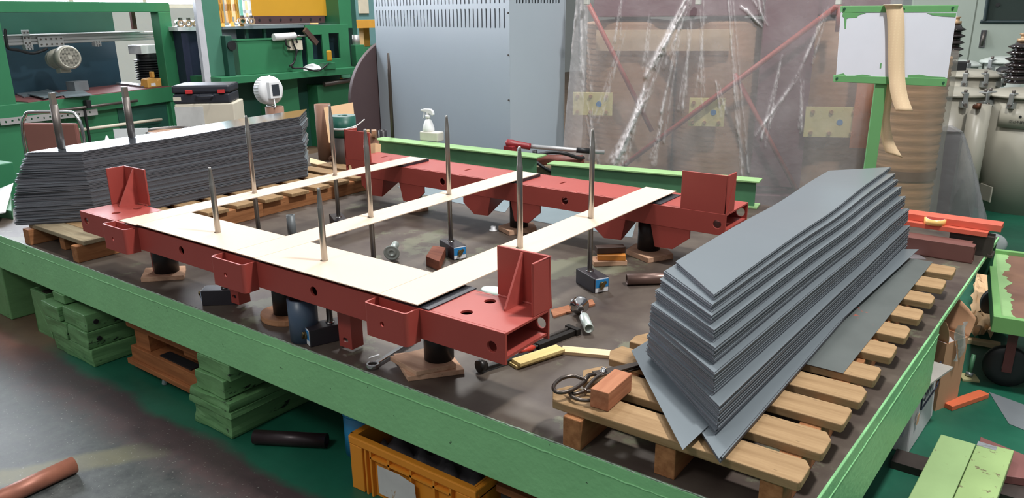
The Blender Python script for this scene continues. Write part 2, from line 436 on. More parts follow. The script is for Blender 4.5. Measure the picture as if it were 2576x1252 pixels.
holeplate(fc, xL, -3.14, yF+.01, yB-.008, ZT-.008, ZT, [circ(-3.265, 1.55, .0175), circ(-3.265, 1.645, .0175)])
mb = MB(fc, True); mb.b2((-3.14, yF+.02, ZT-.016), (-1.413, yB-.008, ZT-.008))
for i in range(9):
    x = -3.0+i*.185; mb.b2((x, yF+.008, ZT-.012), (x+.02, yF+.024, ZT-.002))
mb.build('middle_plate', M_red, fc)
for x0, x1 in ((-1.591, -1.42), (-2.367, -2.18), (-3.133, -2.955)): ubox(fc, x0, x1, 1.42, yF, .669, .772)
hanger(fc, -3.085, 1.60, .062, .512, ZB, 2); hanger(fc, -2.50, 1.585, .055, .512, ZB, 2); hanger(fc, -1.842, 1.56, .062, .508, ZB, 1)
def bracket(root, x0, x1, yw, flx, fl_dir, gx, gdir, zt):
    """upright angle: wall along x at yw, flange along y at flx, optional gusset"""
    t = .008; z0 = ZT
    mb = MB(root, True); mb.b2((x0, yw-t, z0), (x1, yw, zt)); ya, yb = sorted((yw-t if fl_dir < 0 else yw, yw+fl_dir*.088))
    s = 1 if flx > (x0+x1)/2 else -1
    mb.b2((flx-s*t, min(ya, yb, yw-t), z0), (flx, max(ya, yb, yw), zt))
    b = mb.build('end_bracket', M_red, root, bevel=.002)
    if gx is not None:
        mb = MB(root, True); y1 = yw-t if gdir < 0 else yw; y0 = y1+gdir*.088
        M = Matrix(((0, 0, 1, gx-.003), (1, 0, 0, 0), (0, 1, 0, 0), (0, 0, 0, 1)))
        mb.prism([(y0, z0), (y1, z0), (y1, zt-.005), (y1+gdir*.004, zt-.005), (y0, z0+.006)], 0, .007, M); mb.build('gusset', M_redw, b)
        mb = MB(root, True)
        for wz in (0,): mb.rings([(p, .004+.0015*math.sin(i*2.3)) for i, p in enumerate([Vector((x0+.004+(x1-x0-.01)*k/24, yw-t-.001 if gdir < 0 else yw+.001, z0+.002)) for k in range(25)])], 6)
        mb.build('weld_bead', M_redw, b)
bracket(fc, -1.301, -1.114, 1.700, -1.114, -1, -1.209, -1, .927)
bracket(fc, -3.44, -3.262, 1.706, -3.44, -1, -3.352, -1, .934)
bc = thing('core_clamp_beam', 'red steel clamp beam at the rear with pointed feet, in front of the green beams', 'clamp', (-2.25, 3.12, .55))
xL2, xR2, yF2, yB2 = -3.408, -1.09, 2.985, 3.25
hs = [webhole(*q, yF2) for q in ((1420.5, 505), (1803.5, 564), (1112.3, 457), (870.5, 420))]
hs[3].x = max(hs[3].x, xL2+.03)
for q in hs: q.z = min(max(q.z, ZB+.022), ZT-.022)
mb = MB(bc, True); xc = (xL2+xR2)/2
mb.plate([(xL2-xc, ZB-zc), (xR2-xc, ZB-zc), (xR2-xc, ZT-zc), (xL2-xc, ZT-zc)], [circ(p.x-xc, p.z-zc, .018) for p in hs], .01, frame((xc, yF2+.01, zc), (1, 0, 0), (0, -1, 0)))
mb.build('front_web', M_red, bc, bevel=.0012)
mb = MB(bc, True); mb.plate([(xL2-xc, ZB-zc), (xR2-xc, ZB-zc), (xR2-xc, ZT-zc), (xL2-xc, ZT-zc)], [circ(p.x-xc-.1, p.z-zc, .024) for p in hs[:3]]+[circ(xR2-xc-.03, 0, .02)], .008, frame((xc, yB2, zc), (1, 0, 0), (0, -1, 0)))
mb.build('rear_web', M_red, bc, bevel=.0012)
mb = MB(bc, True); mb.b2((xL2, yF2+.01, ZB+.012), (xR2-.004, yB2-.008, ZB+.02)); mb.build('bottom_plate', M_red, bc)
def topslot(px, py): p = at(px, py, ZT); return slot(p.x, p.y, .055, .007)
holeplate(bc, -3.0, -1.41, yF2+.019, yB2-.008, ZT-.009, ZT-.001, [topslot(1177.5, 426), topslot(1416.5, 458.5)])
holeplate(bc, xL2, -3.0, yF2+.01, yB2-.008, ZT-.008, ZT, [circ(-3.17, 3.12, .013), topslot(967, 394)])
holeplate(bc, -1.41, xR2, yF2+.01, yB2-.008, ZT-.008, ZT, [circ(-1.2, 3.16, .016)])
mb = MB(bc, True)
for i in range(9):
    x = -2.93+i*.18; mb.b2((x, yF2+.008, ZT-.008), (x+.022, yF2+.022, ZT))
mb.build('weld_tabs', M_redw, bc, bevel=.002)
bracket(bc, -1.296, -1.092, 2.994, -1.092, 1, None, 0, .934)
bracket(bc, -3.408, -3.197, 2.994, -3.408, 1, None, 0, .940)
def foot(pts):
    mb = MB(bc, True); M = frame((0, yF2+.012, 0), (1, 0, 0), (0, -1, 0))
    mb.prism(pts, 0, .01, M)
    r = max(pts, key=lambda p: p[0]); lo = min(pts, key=lambda p: p[1])
    # folded side wing running back under the beam
    mb.build('foot_plate', M_red, bc, bevel=.001)
    mb = MB(bc, True)
    x = pts[1][0]
    mb.hexa([(pts[1][0], yF2+.012, pts[1][1]), (pts[1][0]-.006, yF2+.012, pts[1][1]), (pts[0][0]-.006, yF2+.2, ZB), (pts[0][0], yF2+.2, ZB)],
            [(pts[0][0], yF2+.012, ZB), (pts[0][0]-.006, yF2+.012, ZB), (pts[0][0]-.006, yF2+.21, ZB), (pts[0][0], yF2+.21, ZB)])
    mb.build('foot_wing', M_red, bc)
for xr, xl in ((-1.557, -1.735), (-2.334, -2.515), (-3.105, -3.287)):
    foot([(xr, ZB), (xr-.02, .578), (xr-.108, .573), (xl, .628), (xl, ZB)])
for xl, xr in ((-1.43, -1.246), (-2.205, -2.026), (-2.98, -2.795)):
    foot([(xl, ZB), (xl+.024, .576), (xl+.108, .579), (xr, .64), (xr, ZB)][::-1][1:] + [(xr, ZB)] if False else [(xl, ZB), (xl+.024, .576), (xl+.108, .579), (xr, .64), (xr, ZB)])

# pressboard strips, the rods' holes cut through them
HR = .0135
RX = (-3.022, -2.247, -1.495); RY = (2.08, 2.570)
def pressboard(name, x0, x1, y0, y1, holes, label, group=None):
    mb = MB(); xc, yc = (x0+x1)/2, (y0+y1)/2
    mb.plate([(x0-xc, y0-yc), (x1-xc, y0-yc), (x1-xc, y1-yc), (x0-xc, y1-yc)], [[(a-xc, b-yc) for a, b in h] for h in holes], .003, Matrix.Translation((xc, yc, .784)))
    return tag(mb.build(name, M_board), label, 'board', group)
def rh(x, y): return circ(x-.003, y, HR)
pressboard('pressboard_strip', -3.068, -2.943, 1.462, 3.180, [rh(RX[0], y) for y in RY], 'leftmost long cream pressboard strip laid from the front clamp beam to the rear one')
pressboard('pressboard_strip', -2.307, -2.172, 1.470, 3.186, [rh(RX[1], y) for y in RY], 'middle long cream pressboard strip laid from the front clamp beam to the rear one')
pressboard('pressboard_strip', -1.572, -1.417, 1.467, 3.212, [rh(RX[2], y) for y in RY], 'rightmost long cream pressboard strip, ending beside the upright bracket of the rear beam')
pressboard('pressboard_sheet', -2.941, -2.309, 1.470, 1.703, [rh(-2.567, 1.587)], 'wide cream pressboard on the front clamp beam between the left and middle strips')
pressboard('pressboard_sheet', -2.170, -1.5735, 1.467, 1.703, [rh(-1.955, 1.588)], 'wide cream pressboard on the front clamp beam between the middle and right strips')
M_under = mat('dark_steel_sheet', (62, 64, 70), .4, .5, var=.1)
for x0, x1, n, wh in ((-3.06, -2.935, 'left', 0), (-2.3, -2.160, 'middle', 0), (-1.565, -1.388, 'right', 0)):
    for y0, y1, e in ((1.482, 1.70, 'front'), (2.99, 3.20, 'rear')):
        if e == 'rear' and n != 'right': x1b = x1-.008
        else: x1b = x1
        if n == 'right':
            tag(MB().b2((x0, y0, .7745), (-1.432, y1, .784)).build('spacer_sheet', M_under), 'upper narrow dark packing sheet under the %s end of the right pressboard strip' % e, 'sheet')
        tag(MB().b2((x0, y0, ZT), (x1b, y1, .774 if n == 'right' else .784)).build('spacer_sheet', M_under), 'dark steel packing sheet under the %s end of the %s pressboard strip' % (e, n), 'sheet')
mb = MB(); mb.b2((-2.925, 1.50, ZT), (-2.315, 1.70, .784))
tag(mb.build('spacer_sheet', M_under), 'dark steel packing under the wide pressboard between the left and middle strips', 'sheet')
mb = MB(); mb.b2((-2.155, 1.50, ZT), (-1.58, 1.70, .784))
tag(mb.build('spacer_sheet', M_under), 'dark steel packing under the wide pressboard between the middle and right strips', 'sheet')

# ------------------------------------------------------------------ magnetic stands with tapered guide rods
M_mag = mat('magnet_base_paint', (44, 40, 46), .45, var=.1)
M_blue = mat('blue_switch_plate', (44, 130, 190), .35, var=.03)
M_knob = mat('brass_knob', (120, 104, 70), .35, .8, var=.1)
def stand(x, y, rz, ztop, label, plate=True, l=.15, w=.068):
    t = thing('magnetic_stand', label, 'stand', (x, y, .5), rz, 'rod stands standing under the pressboards')
    b = MB().b2((-.055, -w/2, 0), (l-.055, w/2, .062)).build('magnet_base', M_mag, t, bevel=.0025)
    MB().lathe([(.0, .062), (.016, .062), (.016, .066), (.0, .066)]).build('collar', M_chrome, t)
    h = ztop-.5
    MB().rings([((0, 0, .064), .0105), ((0, 0, h-.068), .0105), ((0, 0, h-.066), .0098), ((0, 0, h-.012), .0058), ((0, 0, h-.002), .0052), ((0, 0, h), .0035)], 18).build('guide_rod', M_rod, t)
    if plate:
        x1 = l-.055
        p = MB().b2((x1, -w/2+.004, .003), (x1+.0015, w/2-.004, .060)).build('switch_plate', M_white, t)
        mb = MB(); mb.plate([(-.03, -.012), (.03, -.012), (.03, .022), (-.03, .022)], [circ(0, 0.002, .008, 14)], .0008, frame((x1+.0015, 0, .034), (0, 1, 0), (1, 0, 0)))
        mb.build('blue_field', M_blue, p)
        mb = MB(); M = frame((x1+.0015, 0, .034), (0, 1, 0), (1, 0, 0))
        mb.lathe([(.0, 0), (.013, 0), (.012, .008), (0, .008)], M, 18); mb.box((0, 0, .011), (.010, .040, .008), M @ Matrix.Rotation(-.7, 4, 'Z'))
        k = mb.build('switch_knob', M_knob, p, bevel=.001)
    return t
TOP = 1.147
stand(RX[2], RY[1], -.5, TOP, 'guide rod stand with blue switch plate under the right strip beside the block pile', l=.15)
stand(RX[1], RY[1], -.42, TOP, 'guide rod stand with blue switch plate under the middle strip, towards the rear clamp beam', l=.15)
stand(RX[0], RY[1], 2.6, TOP, 'guide rod stand through the left strip, the one nearer the rear clamp beam', True)
stand(RX[0], RY[0], 2.6, TOP, 'guide rod stand through the left strip, the one nearer the front clamp beam')
stand(RX[1], RY[0], 2.6, TOP, 'guide rod stand through the middle strip, the one nearer the front clamp beam')
stand(RX[2], RY[0], 2.0, TOP, 'guide rod stand through the right strip, rising behind the upright front bracket')
zb1 = up(532, 420, (-2.567, 1.587, 0)).z; zb2 = up(799, 472, (-1.955, 1.588, 0)).z
stand(-2.567, 1.587, -2.45, zb1, 'guide rod stand through the wide pressboard left of the middle strip', l=.14)
stand(-1.955, 1.588, -1.95, zb2, 'guide rod stand through the wide pressboard right of the middle strip', l=.14)

# ------------------------------------------------------------------ pipe supports on wooden pads
def pad(pts, z0, z1, label, mat_=None, bev=.002):
    return tag(MB().prism(pts, z0, z1).build('wood_pad', mat_ or M_ply, bevel=bev), label, 'wood pad')
def post(x, y, z0, z1, r, label, m=None):
    return tag(MB().tube((x, y, z0), (x, y, z1), r, r-.007).build('pipe_post', m or M_pipe), label, 'pipe')
pc = (-1.50, 1.64)
pad([(-1.665, 1.60), (-1.51, 1.505), (-1.40, 1.645), (-1.55, 1.735)], .5, .517, 'lower plywood pad under the black pipe post at the right front end')
pad([(-1.635, 1.555), (-1.49, 1.522), (-1.425, 1.635), (-1.57, 1.70)], .517, .533, 'upper plywood pad directly under the black pipe post at the right front end')
post(*pc, .533, ZB, .048, 'short black pipe post under the front clamp beam at its right end')
pc = (-2.245, 1.62); pr = [(pc[0]+.10*math.cos(a), pc[1]+.085*math.sin(a)) for a in [PI+.1+k*(PI-.6)/9 for k in range(10)]]+[(pc[0]+.07, pc[1]+.08), (pc[0]-.09, pc[1]+.07)]
pad(pr, .5, .522, 'rounded wooden pad under the middle black pipe post of the front beam', wood('pad_timber', (190, 140, 104), (160, 112, 80), 'x'))
post(*pc, .522, ZB, .043, 'short black pipe post under the front clamp beam, in the middle on a rounded pad')
pc = (-3.07, 1.632)
pad([(-3.19, 1.60), (-3.075, 1.515), (-2.955, 1.64), (-3.07, 1.72)], .5, .52, 'plywood pad under the black pipe post at the left front end')
post(*pc, .52, ZB, .051, 'short black pipe post under the front clamp beam at its left end')
post(-2.03, 1.535, .5, .655, .050, 'wide blue-grey plastic pipe standing beside the rounded wooden pad', M_bpipe)
for x, y, r, lab, pts in ((-1.49, 3.10, .052, 'right', [(-1.57, 3.03), (-1.425, 2.965), (-1.36, 3.09), (-1.47, 3.2), (-1.58, 3.14)]),
                          (-2.22, 3.08, .048, 'middle', [(-2.31, 3.02), (-2.20, 2.968), (-2.13, 3.11), (-2.2, 3.18), (-2.3, 3.12)]),
                          (-2.98, 3.10, .048, 'left', [(-3.06, 3.04), (-2.95, 2.985), (-2.89, 3.12), (-2.96, 3.19), (-3.05, 3.13)])):
    pad(pts, .5, .524, 'rough wooden pad under the %s black pipe post of the rear beam' % lab)
    post(x, y, .524, ZB, r, 'dark pipe post on a wooden pad under the rear clamp beam, %s one' % lab)

# ------------------------------------------------------------------ stacks of lamination sheets
def sheet(name, near_l, near_r, far_l, far_r, z, t, wave, mat_, sag=(0, 0), n=26):
    mb = MB()
    rows = []
    for i in range(n+1):
        s = i/n
        a = Vector((*near_l, 0)).lerp(Vector((*far_l, 0)), s); b = Vector((*near_r, 0)).lerp(Vector((*far_r, 0)), s)
        za = wave(a.y, a.x); zb = wave(b.y, b.x)
        A, B = Vector((a.x, a.y, z+za)), Vector((b.x, b.y, z+zb)); T = Vector((0, 0, t))
        rows.append([A, B, B+T, A+T])
    mb.grid(rows, False, True)
    mb._add(rows[0], [(0, 1, 2, 3)]); mb._add(rows[-1], [(3, 2, 1, 0)])
    mb.bm.faces.ensure_lookup_table(); mb.bm.normal_update()
    for f in mb.bm.faces:
        if abs(f.normal.z) < .5: f.material_index = 1
    return mb.build(name, [mat_, M_lamside])
rnd = random.Random(11)
RG = [  # z top of group, near right, far right, near left, far left
    (.645, (-.548, 1.545), (-.470, 3.455), (-.868, 1.845), (-.80, 3.13)), (.708, (-.545, 1.545), (-.473, 3.48), (-.862, 1.815), (-.80, 3.17)),
    (.765, (-.576, 1.582), (-.492, 3.53), (-.850, 1.795), (-.81, 3.22)), (.808, (-.595, 1.624), (-.518, 3.57), (-.850, 1.80), (-.815, 3.28)),
    (.840, (-.612, 1.653), (-.544, 3.60), (-.852, 1.83), (-.82, 3.33)), (.866, (-.63, 1.68), (-.567, 3.63), (-.851, 1.855), (-.82, 3.38)),
    (.884, (-.640, 1.705), (-.586, 3.66), (-.85, 1.876), (-.822, 3.43)), (.902, (-.648, 1.734), (-.617, 3.711), (-.835, 1.921), (-.822, 3.477))]
def waveR(k):
    return lambda y, x: k*(.0045*math.sin((y-1.7)*4.4)+.0016*math.sin((y-1.7)*9+1)) * max(0, min(1, (y-1.75)*2))
z = .6145; pitch = .00268; i = 0
while z < .900:
    g = next(q for q in RG if z < q[0]); j = lambda a: rnd.uniform(-a, a)
    dx, dy = j(.0022), j(.0035); k = (z-.61)/.29
    last = z+pitch >= .900
    nl = (g[3][0]+dx+j(.003), g[3][1]+dy); nr = (g[1][0]+dx, g[1][1]+dy+j(.003))
    if z < .628: nr = (nr[0]+.045, nr[1]-.085); nl = (nl[0]+.02, nl[1]-.01)
    o = sheet('lamination_sheet', nl, nr, (g[4][0]+dx, g[4][1]+dy), (g[2][0]+dx, g[2][1]+dy), z, .0021, waveR(k), M_lam)
    tag(o, 'topmost smooth grey sheet of the tall lamination stack on the right pallet' if last else 'grey steel sheet within the tall lamination stack on the right pallet', 'metal sheet', 'grey sheets stacked on the right pallet')
    if last: ZRT = z
    z += pitch; i += 1
flat = lambda y, x: 0
o = sheet('lamination_sheet', (-.925, 1.842), (-.583, 1.436), (-.83, 3.0), (-.50, 3.2), .6315, .0012, flat, M_lam)
tag(o, 'bluish sheet slipped out of the right stack, its corner lying over the pallet front', 'metal sheet', 'grey sheets stacked on the right pallet')
o = sheet('lamination_sheet', (-.86, 1.95), (-.545, 1.60), (-.76, 3.2), (-.418, 3.41), .6288, .0012, lambda y, x: 0, M_lam)
tag(o, 'loose sheet fanned out at the far end of the right stack, near the brown tube', 'metal sheet', 'grey sheets stacked on the right pallet')
M_dsheet = mat('dark_greasy_sheet', (104, 110, 108), .38, .4, var=.12, scale=4, chips=(205, 92, 62), chip_t=.63, chip_s=3.2)
o = sheet('base_sheet', (-.62, 2.09), (-.394, 2.088), (-.62, 3.32), (-.351, 3.32), .6105, .0012, flat, M_dsheet)
tag(o, 'dark greenish sheet with orange paint marks lying on the right pallet under the stack', 'metal sheet')

def waveL(y, x): return .032*(y-1.5)/1.6 + .0025*math.sin((y-1.5)*6) - .05*(x+4.0)
z = .601; NL = 106; pitch = .345/NL
for i in range(NL):
    s = i/NL; j = lambda a: rnd.uniform(-a, a); g = int(s*7)
    inset = .007*g+j(.0025); dy = j(.005)
    k = s
    nl = (-4.115+.004*g+j(.006)-(.012 if g in (2, 4) else 0), 1.462+.1*s*s+dy); nr = (-3.868-inset*.9, 1.735+dy); fl = (-4.125+.003*g+j(.005), 3.27+.02*s+dy+.012*(g % 2)); fr = (-3.845-inset*1.3, 3.045+.02*s+j(.006)+.010*(g % 2))
    o = sheet('lamination_sheet', nl, nr, fl, fr, z, .0026, (lambda q: (lambda y, x: q*waveL(y, x)))(k), M_lamtop if i == NL-1 else M_lam)
    tag(o, 'shiny topmost sheet of the lamination stack at the far left, reflecting the window' if i == NL-1 else 'grey steel sheet within the lamination stack on the left pallet', 'metal sheet', 'grey sheets stacked on the left pallet')
    z += pitch
ZLT = z

# ------------------------------------------------------------------ pallets
pr_ = thing('wooden_pallet', 'wooden slatted pallet carrying the tall grey stack at the right end of the platform', 'pallet', (-.65, 2.4, .5))
fy = (1.495, 1.639, 1.80, 1.943, 2.093, 2.274, 2.449, 2.634, 2.821, 3.003, 3.192)
rr = (-.338, -.33, -.324, -.316, -.313, -.306, -.298, -.290, -.281, -.273, -.264)
dp = (.100, .108, .102, .099, .1, .11, .11, .107, .107, .118, .115)
ll = (-1.005, -1.0, -1.0, -.99, -.99, -.985, -.98, -.97, -.97, -.96, -.96)
rb = random.Random(5)
for i in range(11):
    mb = MB(pr_, True); l, r, y, d = ll[i], rr[i], fy[i], dp[i]
    c = .012+.02*rb.random(); c2 = .01+.03*rb.random() if i in (0, 1, 2) else .006
    mb.prism([(l+c2, y), (r-.004, y), (r, y+.01), (r, y+d-c), (r-c*.6, y+d), (l+c, y+d), (l, y+d*.5)], .586, .610-rb.random()*.001)
    mb.build('deck_board', M_palx, pr_, bevel=.0025)
for x0, x1 in ((-.93, -.876), (-.68, -.626), (-.425, -.372)):
    mb = MB(pr_, True); mb.b2((x0, 1.478 if x0 < -.9 else 1.50, .5), (x1, 3.29, .586)); mb.build('stringer', M_paly, pr_, bevel=.003)
plf = thing('wooden_pallet', 'wooden pallet under the shiny lamination stack at the left end of the platform', 'pallet', (-3.9, 2.5, .5))
for x0, x1, ya, yb in ((-4.125, -4.06, 1.49, 3.5), (-3.62, -3.568, 1.489, 2.50), (-3.622, -3.575, 2.503, 3.5), (-3.88, -3.83, 1.55, 3.5)):
    mb = MB(plf, True); mb.b2((x0, ya, .5), (x1, yb, .578)); mb.build('stringer', M_paly, plf, bevel=.003)
y = 1.52
M_palgrey = wood('grey_weathered_boards', (158, 146, 120), (126, 112, 90), 'x')
for k in range(12):
    d = .105+.02*rb.random()
    mb = MB(plf, True); mb.b2((-4.12, y, .578), (-3.545+rb.uniform(-.012, .008), y+d, .599)); mb.build('deck_board', M_palgrey if k < 1 else M_palx, plf, bevel=.003)
    y += d+(.002 if k == 0 else .055)
# ------------------------------------------------------------------ green I-beams lying along the rear of the platform
M_itop = mat('pale_green_paint', (142, 180, 122), .45, var=.08, scale=4, chips=(70, 96, 66), chip_t=.66, chip_s=14, bump=.2, bscale=40)
M_iweb = mat('mid_green_paint', (72, 122, 88), .5, var=.15, scale=5, chips=(44, 82, 58), chip_t=.7, chip_s=6)
def ibeam(a, b, w, h, label):
    a = Vector((a[0], a[1], 0)); b = Vector((b[0], b[1], 0)); d = (b-a); L = d.length; rz = math.atan2(d.y, d.x)
    t = thing('steel_i_beam', label, 'beam', ((a.x+b.x)/2, (a.y+b.y)/2, .5), rz)
    MB().b2((-L/2, -w/2, h-.010), (L/2, w/2, h)).build('top_flange', M_itop, t, bevel=.0015)
    MB().b2((-L/2+.02, -.004-w*.25, .01), (L/2-.02, .004-w*.25, h-.01)).build('web', M_iweb, t)
    MB().b2((-L/2, -w/2, 0), (L/2, w/2, .010)).build('bottom_flange', M_itop, t, bevel=.0015)
    return t
ibeam((-4.33, 4.14), (-2.83, 4.19), .13, .16, 'green steel I-beam at the rear left of the platform, carrying the white spray bottle')
ibeam((-2.66, 4.04), (-1.365, 4.25), .11, .16, 'green steel I-beam at the rear right of the platform, behind the rear clamp beam')
# white block and spray bottle
b0 = at(1080, 355, .66)
M_block = mat('pale_stone', (206, 202, 192), .8, var=.08, scale=8)
tag(MB().box((b0.x, b0.y+.03, .66+.035), (.17, .085, .07), rz=.08).build('sanding_block', M_block, bevel=.008), 'off-white block on the left green I-beam, under the spray bottle', 'block')
sb = thing('spray_bottle', 'white plastic trigger spray bottle standing on the off-white block', 'bottle', (b0.x-.035, b0.y+.035, .73), .15)
MB().lathe([(0, 0), (.043, 0), (.046, .006), (.045, .022), (.036, .055), (.022, .085), (.016, .092), (.016, .1), (0, .1)], None, 24).build('bottle_body', M_white, sb)
MB().lathe([(.0, .098), (.021, .098), (.021, .118), (.016, .122), (0, .122)], None, 20).build('screw_collar', M_white, sb)
mb = MB(); mb.prism([(-.055, .148), (-.055, .158), (-.03, .166), (.03, .166), (.048, .15), (.055, .125), (.045, .118), (.012, .135), (.01, .12), (-.012, .12), (-.012, .142)], -.013, .013, frame((0, 0, 0), (1, 0, 0), (0, -1, 0)))
mb.build('spray_head', M_white, sb, bevel=.004)
MB().rings([((-.03, 0, .145), .006), ((-.034, 0, .12), .005), ((-.042, 0, .10), .004), ((-.05, 0, .092), .003)], 8).build('trigger', M_white, sb)
MB().cyl((-.062, 0, .153), (-.055, 0, .153), .007).build('nozzle', M_white, sb)

# tall dark rod standing by the cabinet
p0 = at(989, 352, .5); p0 = Vector((-4.62, 4.235, .5))
q = up(988, 343, p0)
rd = hit(988, 343, (0, 4.24, 0), (0, 1, 0)); zt = up(977, 133, rd).z
tag(MB().rings([((rd.x, rd.y, .5), .014), ((rd.x, rd.y, zt-.16), .014), ((rd.x, rd.y, zt), .008)], 14).build('guide_rod', M_darksteel), 'thin dark pointed rod standing upright in front of the louvred cabinet', 'rod')

# thick rods standing on the left stack
for i, (px, py, tx, ty, lab) in enumerate(((155, 371, 124, 234, 'left thick steel rod standing on the shiny lamination stack, near the chair'), (332, 345, 309, 218, 'right thick steel rod standing on the shiny lamination stack'))):
    zz = ZLT + waveL(1.9+.2*i, -4.1) - .001
    b = at(px, py, zz); b.z = ZLT+waveL(b.y, b.x)+.001; h = up(tx, ty, b).z-b.z
    t = thing('guide_rod', lab, 'rod', b, 0)
    MB().cyl((0, 0, 0), (0, 0, h-.055), .0185, n=18).build('shaft', M_steel, t)
    MB().box((0, 0, h-.0275), (.025, .025, .055)).build('squared_tip', M_rod, t, bevel=.001)

# ------------------------------------------------------------------ small things on the platform top
def lay(name, pts, h, m, label, cat, z=.5, bevel=.002, group=None):
    P = [at(x, y, z+(h if len(q) > 2 else 0)) for x, y, *q in pts]
    return tag(MB().prism([(p.x, p.y) for p in P], z, z+h).build(name, m, bevel=bevel), label, cat, group)
def board(name, c, s, rz, m, label, cat, z=.5, bevel=.002):
    """brick shaped thing: centre on the surface, size"""
    o = MB().box((0, 0, s[2]/2), s).build(name, m, bevel=bevel); o.location = (c[0], c[1], z); o.rotation_euler.z = rz
    return tag(o, label, cat)
M_yply = wood('yellow_ply', (222, 200, 140), (200, 174, 112), 'x'); M_edge = M_ply
M_cply = wood('cream_ply', (238, 212, 172), (216, 186, 140), 'x')
M_dwood = wood('dark_wood', (140, 84, 62), (96, 52, 42), 'x'); M_or = mat('orange_paint', (206, 132, 58), .4, var=.08); M_orange = mat('orange_red_paint', (214, 108, 72), .4, var=.08, scale=5)
M_mahog = wood('reddish_timber', (180, 124, 92), (150, 94, 66), 'x')
g = at(737, 606, .5)
tag(MB().tube((g.x, g.y, .506), (g.x, g.y, up(735, 540, g).z), .021, .014).build('pipe_offcut', mat('grey_pipe', (118, 124, 126), .5, .3)), 'short grey pipe offcut standing upright behind the middle strip', 'pipe')
c = at(712, 588, .5); board('plate_offcut', (g.x-.02, g.y-.005), (.12, .07, .006), .5, mat('pale_grey_plate', (168, 160, 152), .5), 'pale flat plate under the upright grey pipe offcut', 'plate')
# jack feet: dished disc on a stem
M_zinc = mat('zinc_plate', (196, 208, 202), .36, .45, var=.08, scale=8)
def jack(c, axis, label, socket=True, r=.035):
    t = thing('levelling_foot', label, 'machine foot', (c.x, c.y, c.z)); A = Vector(axis).normalized()
    M = Matrix.Translation((0, 0, r)) @ A.to_track_quat('Z', 'Y').to_matrix().to_4x4()
    MB().lathe([(0, .006), (.010, .006), (.011, .001), (.018, .0), (.021, .006), (.030, .001), (r, .0), (r, .004), (.031, .010), (.022, .016), (.014, .026), (.0, .026)], M, 28).build('foot_disc', M_zinc if not socket else M_chrome, t)
    if socket:
        MB().lathe([(0, .026), (.012, .026), (.012, .04), (0, .04)], M, 6, False).build('nut', M_steel, t)
        MB().lathe([(0, .04), (.006, .04), (.006, .095), (0, .095)], M, 14).build('threaded_stem', M_chrome, t)
        MB().lathe([(0.006, .09), (.014, .095), (.0175, .105), (.0175, .20), (.014, .20), (.013, .12), (0, .12)], M, 22).build('socket_tube', M_zinc, t)
    else:
        MB().lathe([(0, .026), (.017, .026), (.018, .09), (.013, .09), (.012, .04), (0, .04)], M, 20).build('stem_tube', M_zinc, t)
    return t
c = at(986, 656, .5); jack(c, (-.52, .83, .16), 'small zinc levelling foot lying on its side with its dish facing the camera', False, .037)
c = at(1448, 800, .5); c2 = at(1478, 868, .5); d = c2-c
jack(Vector((c.x-.01, c.y+.04, .5)), (d.x, d.y, -.012), 'chrome levelling foot with a grey socket tube, beside the right front bracket', True, .037)
lay('wood_strip', ((1385, 783), (1490, 756), (1497, 768), (1392, 800)), .008, M_mahog, 'thin orange-brown wood strip lying under the chrome levelling foot', 'wood piece', bevel=.001)
o = lay('wood_block', ((1072, 668), (1090, 640), (1122, 645), (1106, 682)), .045, M_dwood, 'dark red-brown wood block inside the frame near the rod stand', 'wood block')
# pile of blocks by the right stand
a = at(1512, 668, .5); bz = .5
board('plywood_block', (a.x+.01, a.y+.05), (.15, .085, .022), .72, M_ply, 'plywood block at the bottom of the small pile behind the right strip rod', 'wood block', bz)
board('painted_block', (a.x+.02, a.y+.055), (.125, .062, .024), .55, M_or, 'orange painted block in the middle of the small pile behind the right strip rod', 'wood block', bz+.0225)
board('dark_block', (a.x+.005, a.y+.07), (.13, .05, .028), .75, mat('tarred_wood', (74, 54, 44), .6, var=.3, scale=8), 'dark block on top of the small pile behind the right strip rod', 'wood block', bz+.047)
a = at(1576, 716, .5); b = at(1705, 712, .5); a.z = b.z = .524
tag(MB().tube(a, b+(b-a)*.3, .0235, .018).build('pipe_offcut', mat('worn_brown_pipe', (120, 98, 90), .35, .6, var=.3, scale=5)), 'worn brown metal pipe lying flat beside the right pallet stack', 'pipe')
a = at(1241, 580, .5)
tag(MB().lathe([(0, 0), (.021, 0), (.021, .006), (.013, .008), (.013, .024), (0, .024)], Matrix.Translation(a), 18).build('plastic_plug', M_white), 'small white plastic plug standing near the rear clamp beam', 'plug')
tag(MB().lathe([(0, 0), (.05, .0), (.047, .012), (.028, .019), (0, .021)], Matrix.Translation(at(1242, 735, .5)) @ Matrix.Diagonal((1.2, .75, 1, 1)), 22).build('soap_stone', mat('pale_mint_plastic', (206, 222, 212), .5)), 'pale mint oval piece behind the right front bracket', 'block')
# blue-grey sheets lying under the rear beam
M_blsh = mat('blue_grey_sheet', (128, 142, 148), .4, .35, var=.06)
lay('loose_sheet', ((1290, 545), (1345, 500), (1450, 512), (1600, 560), (1590, 598), (1400, 566)), .0015, M_blsh, 'loose blue-grey sheet lying flat under the rear clamp beam', 'metal sheet', bevel=0)
lay('loose_sheet', ((1000, 470), (1120, 470), (1290, 505), (1270, 535), (1100, 500)), .0015, M_blsh, 'loose blue-grey sheet flat under the left half of the rear clamp beam', 'metal sheet', bevel=0)
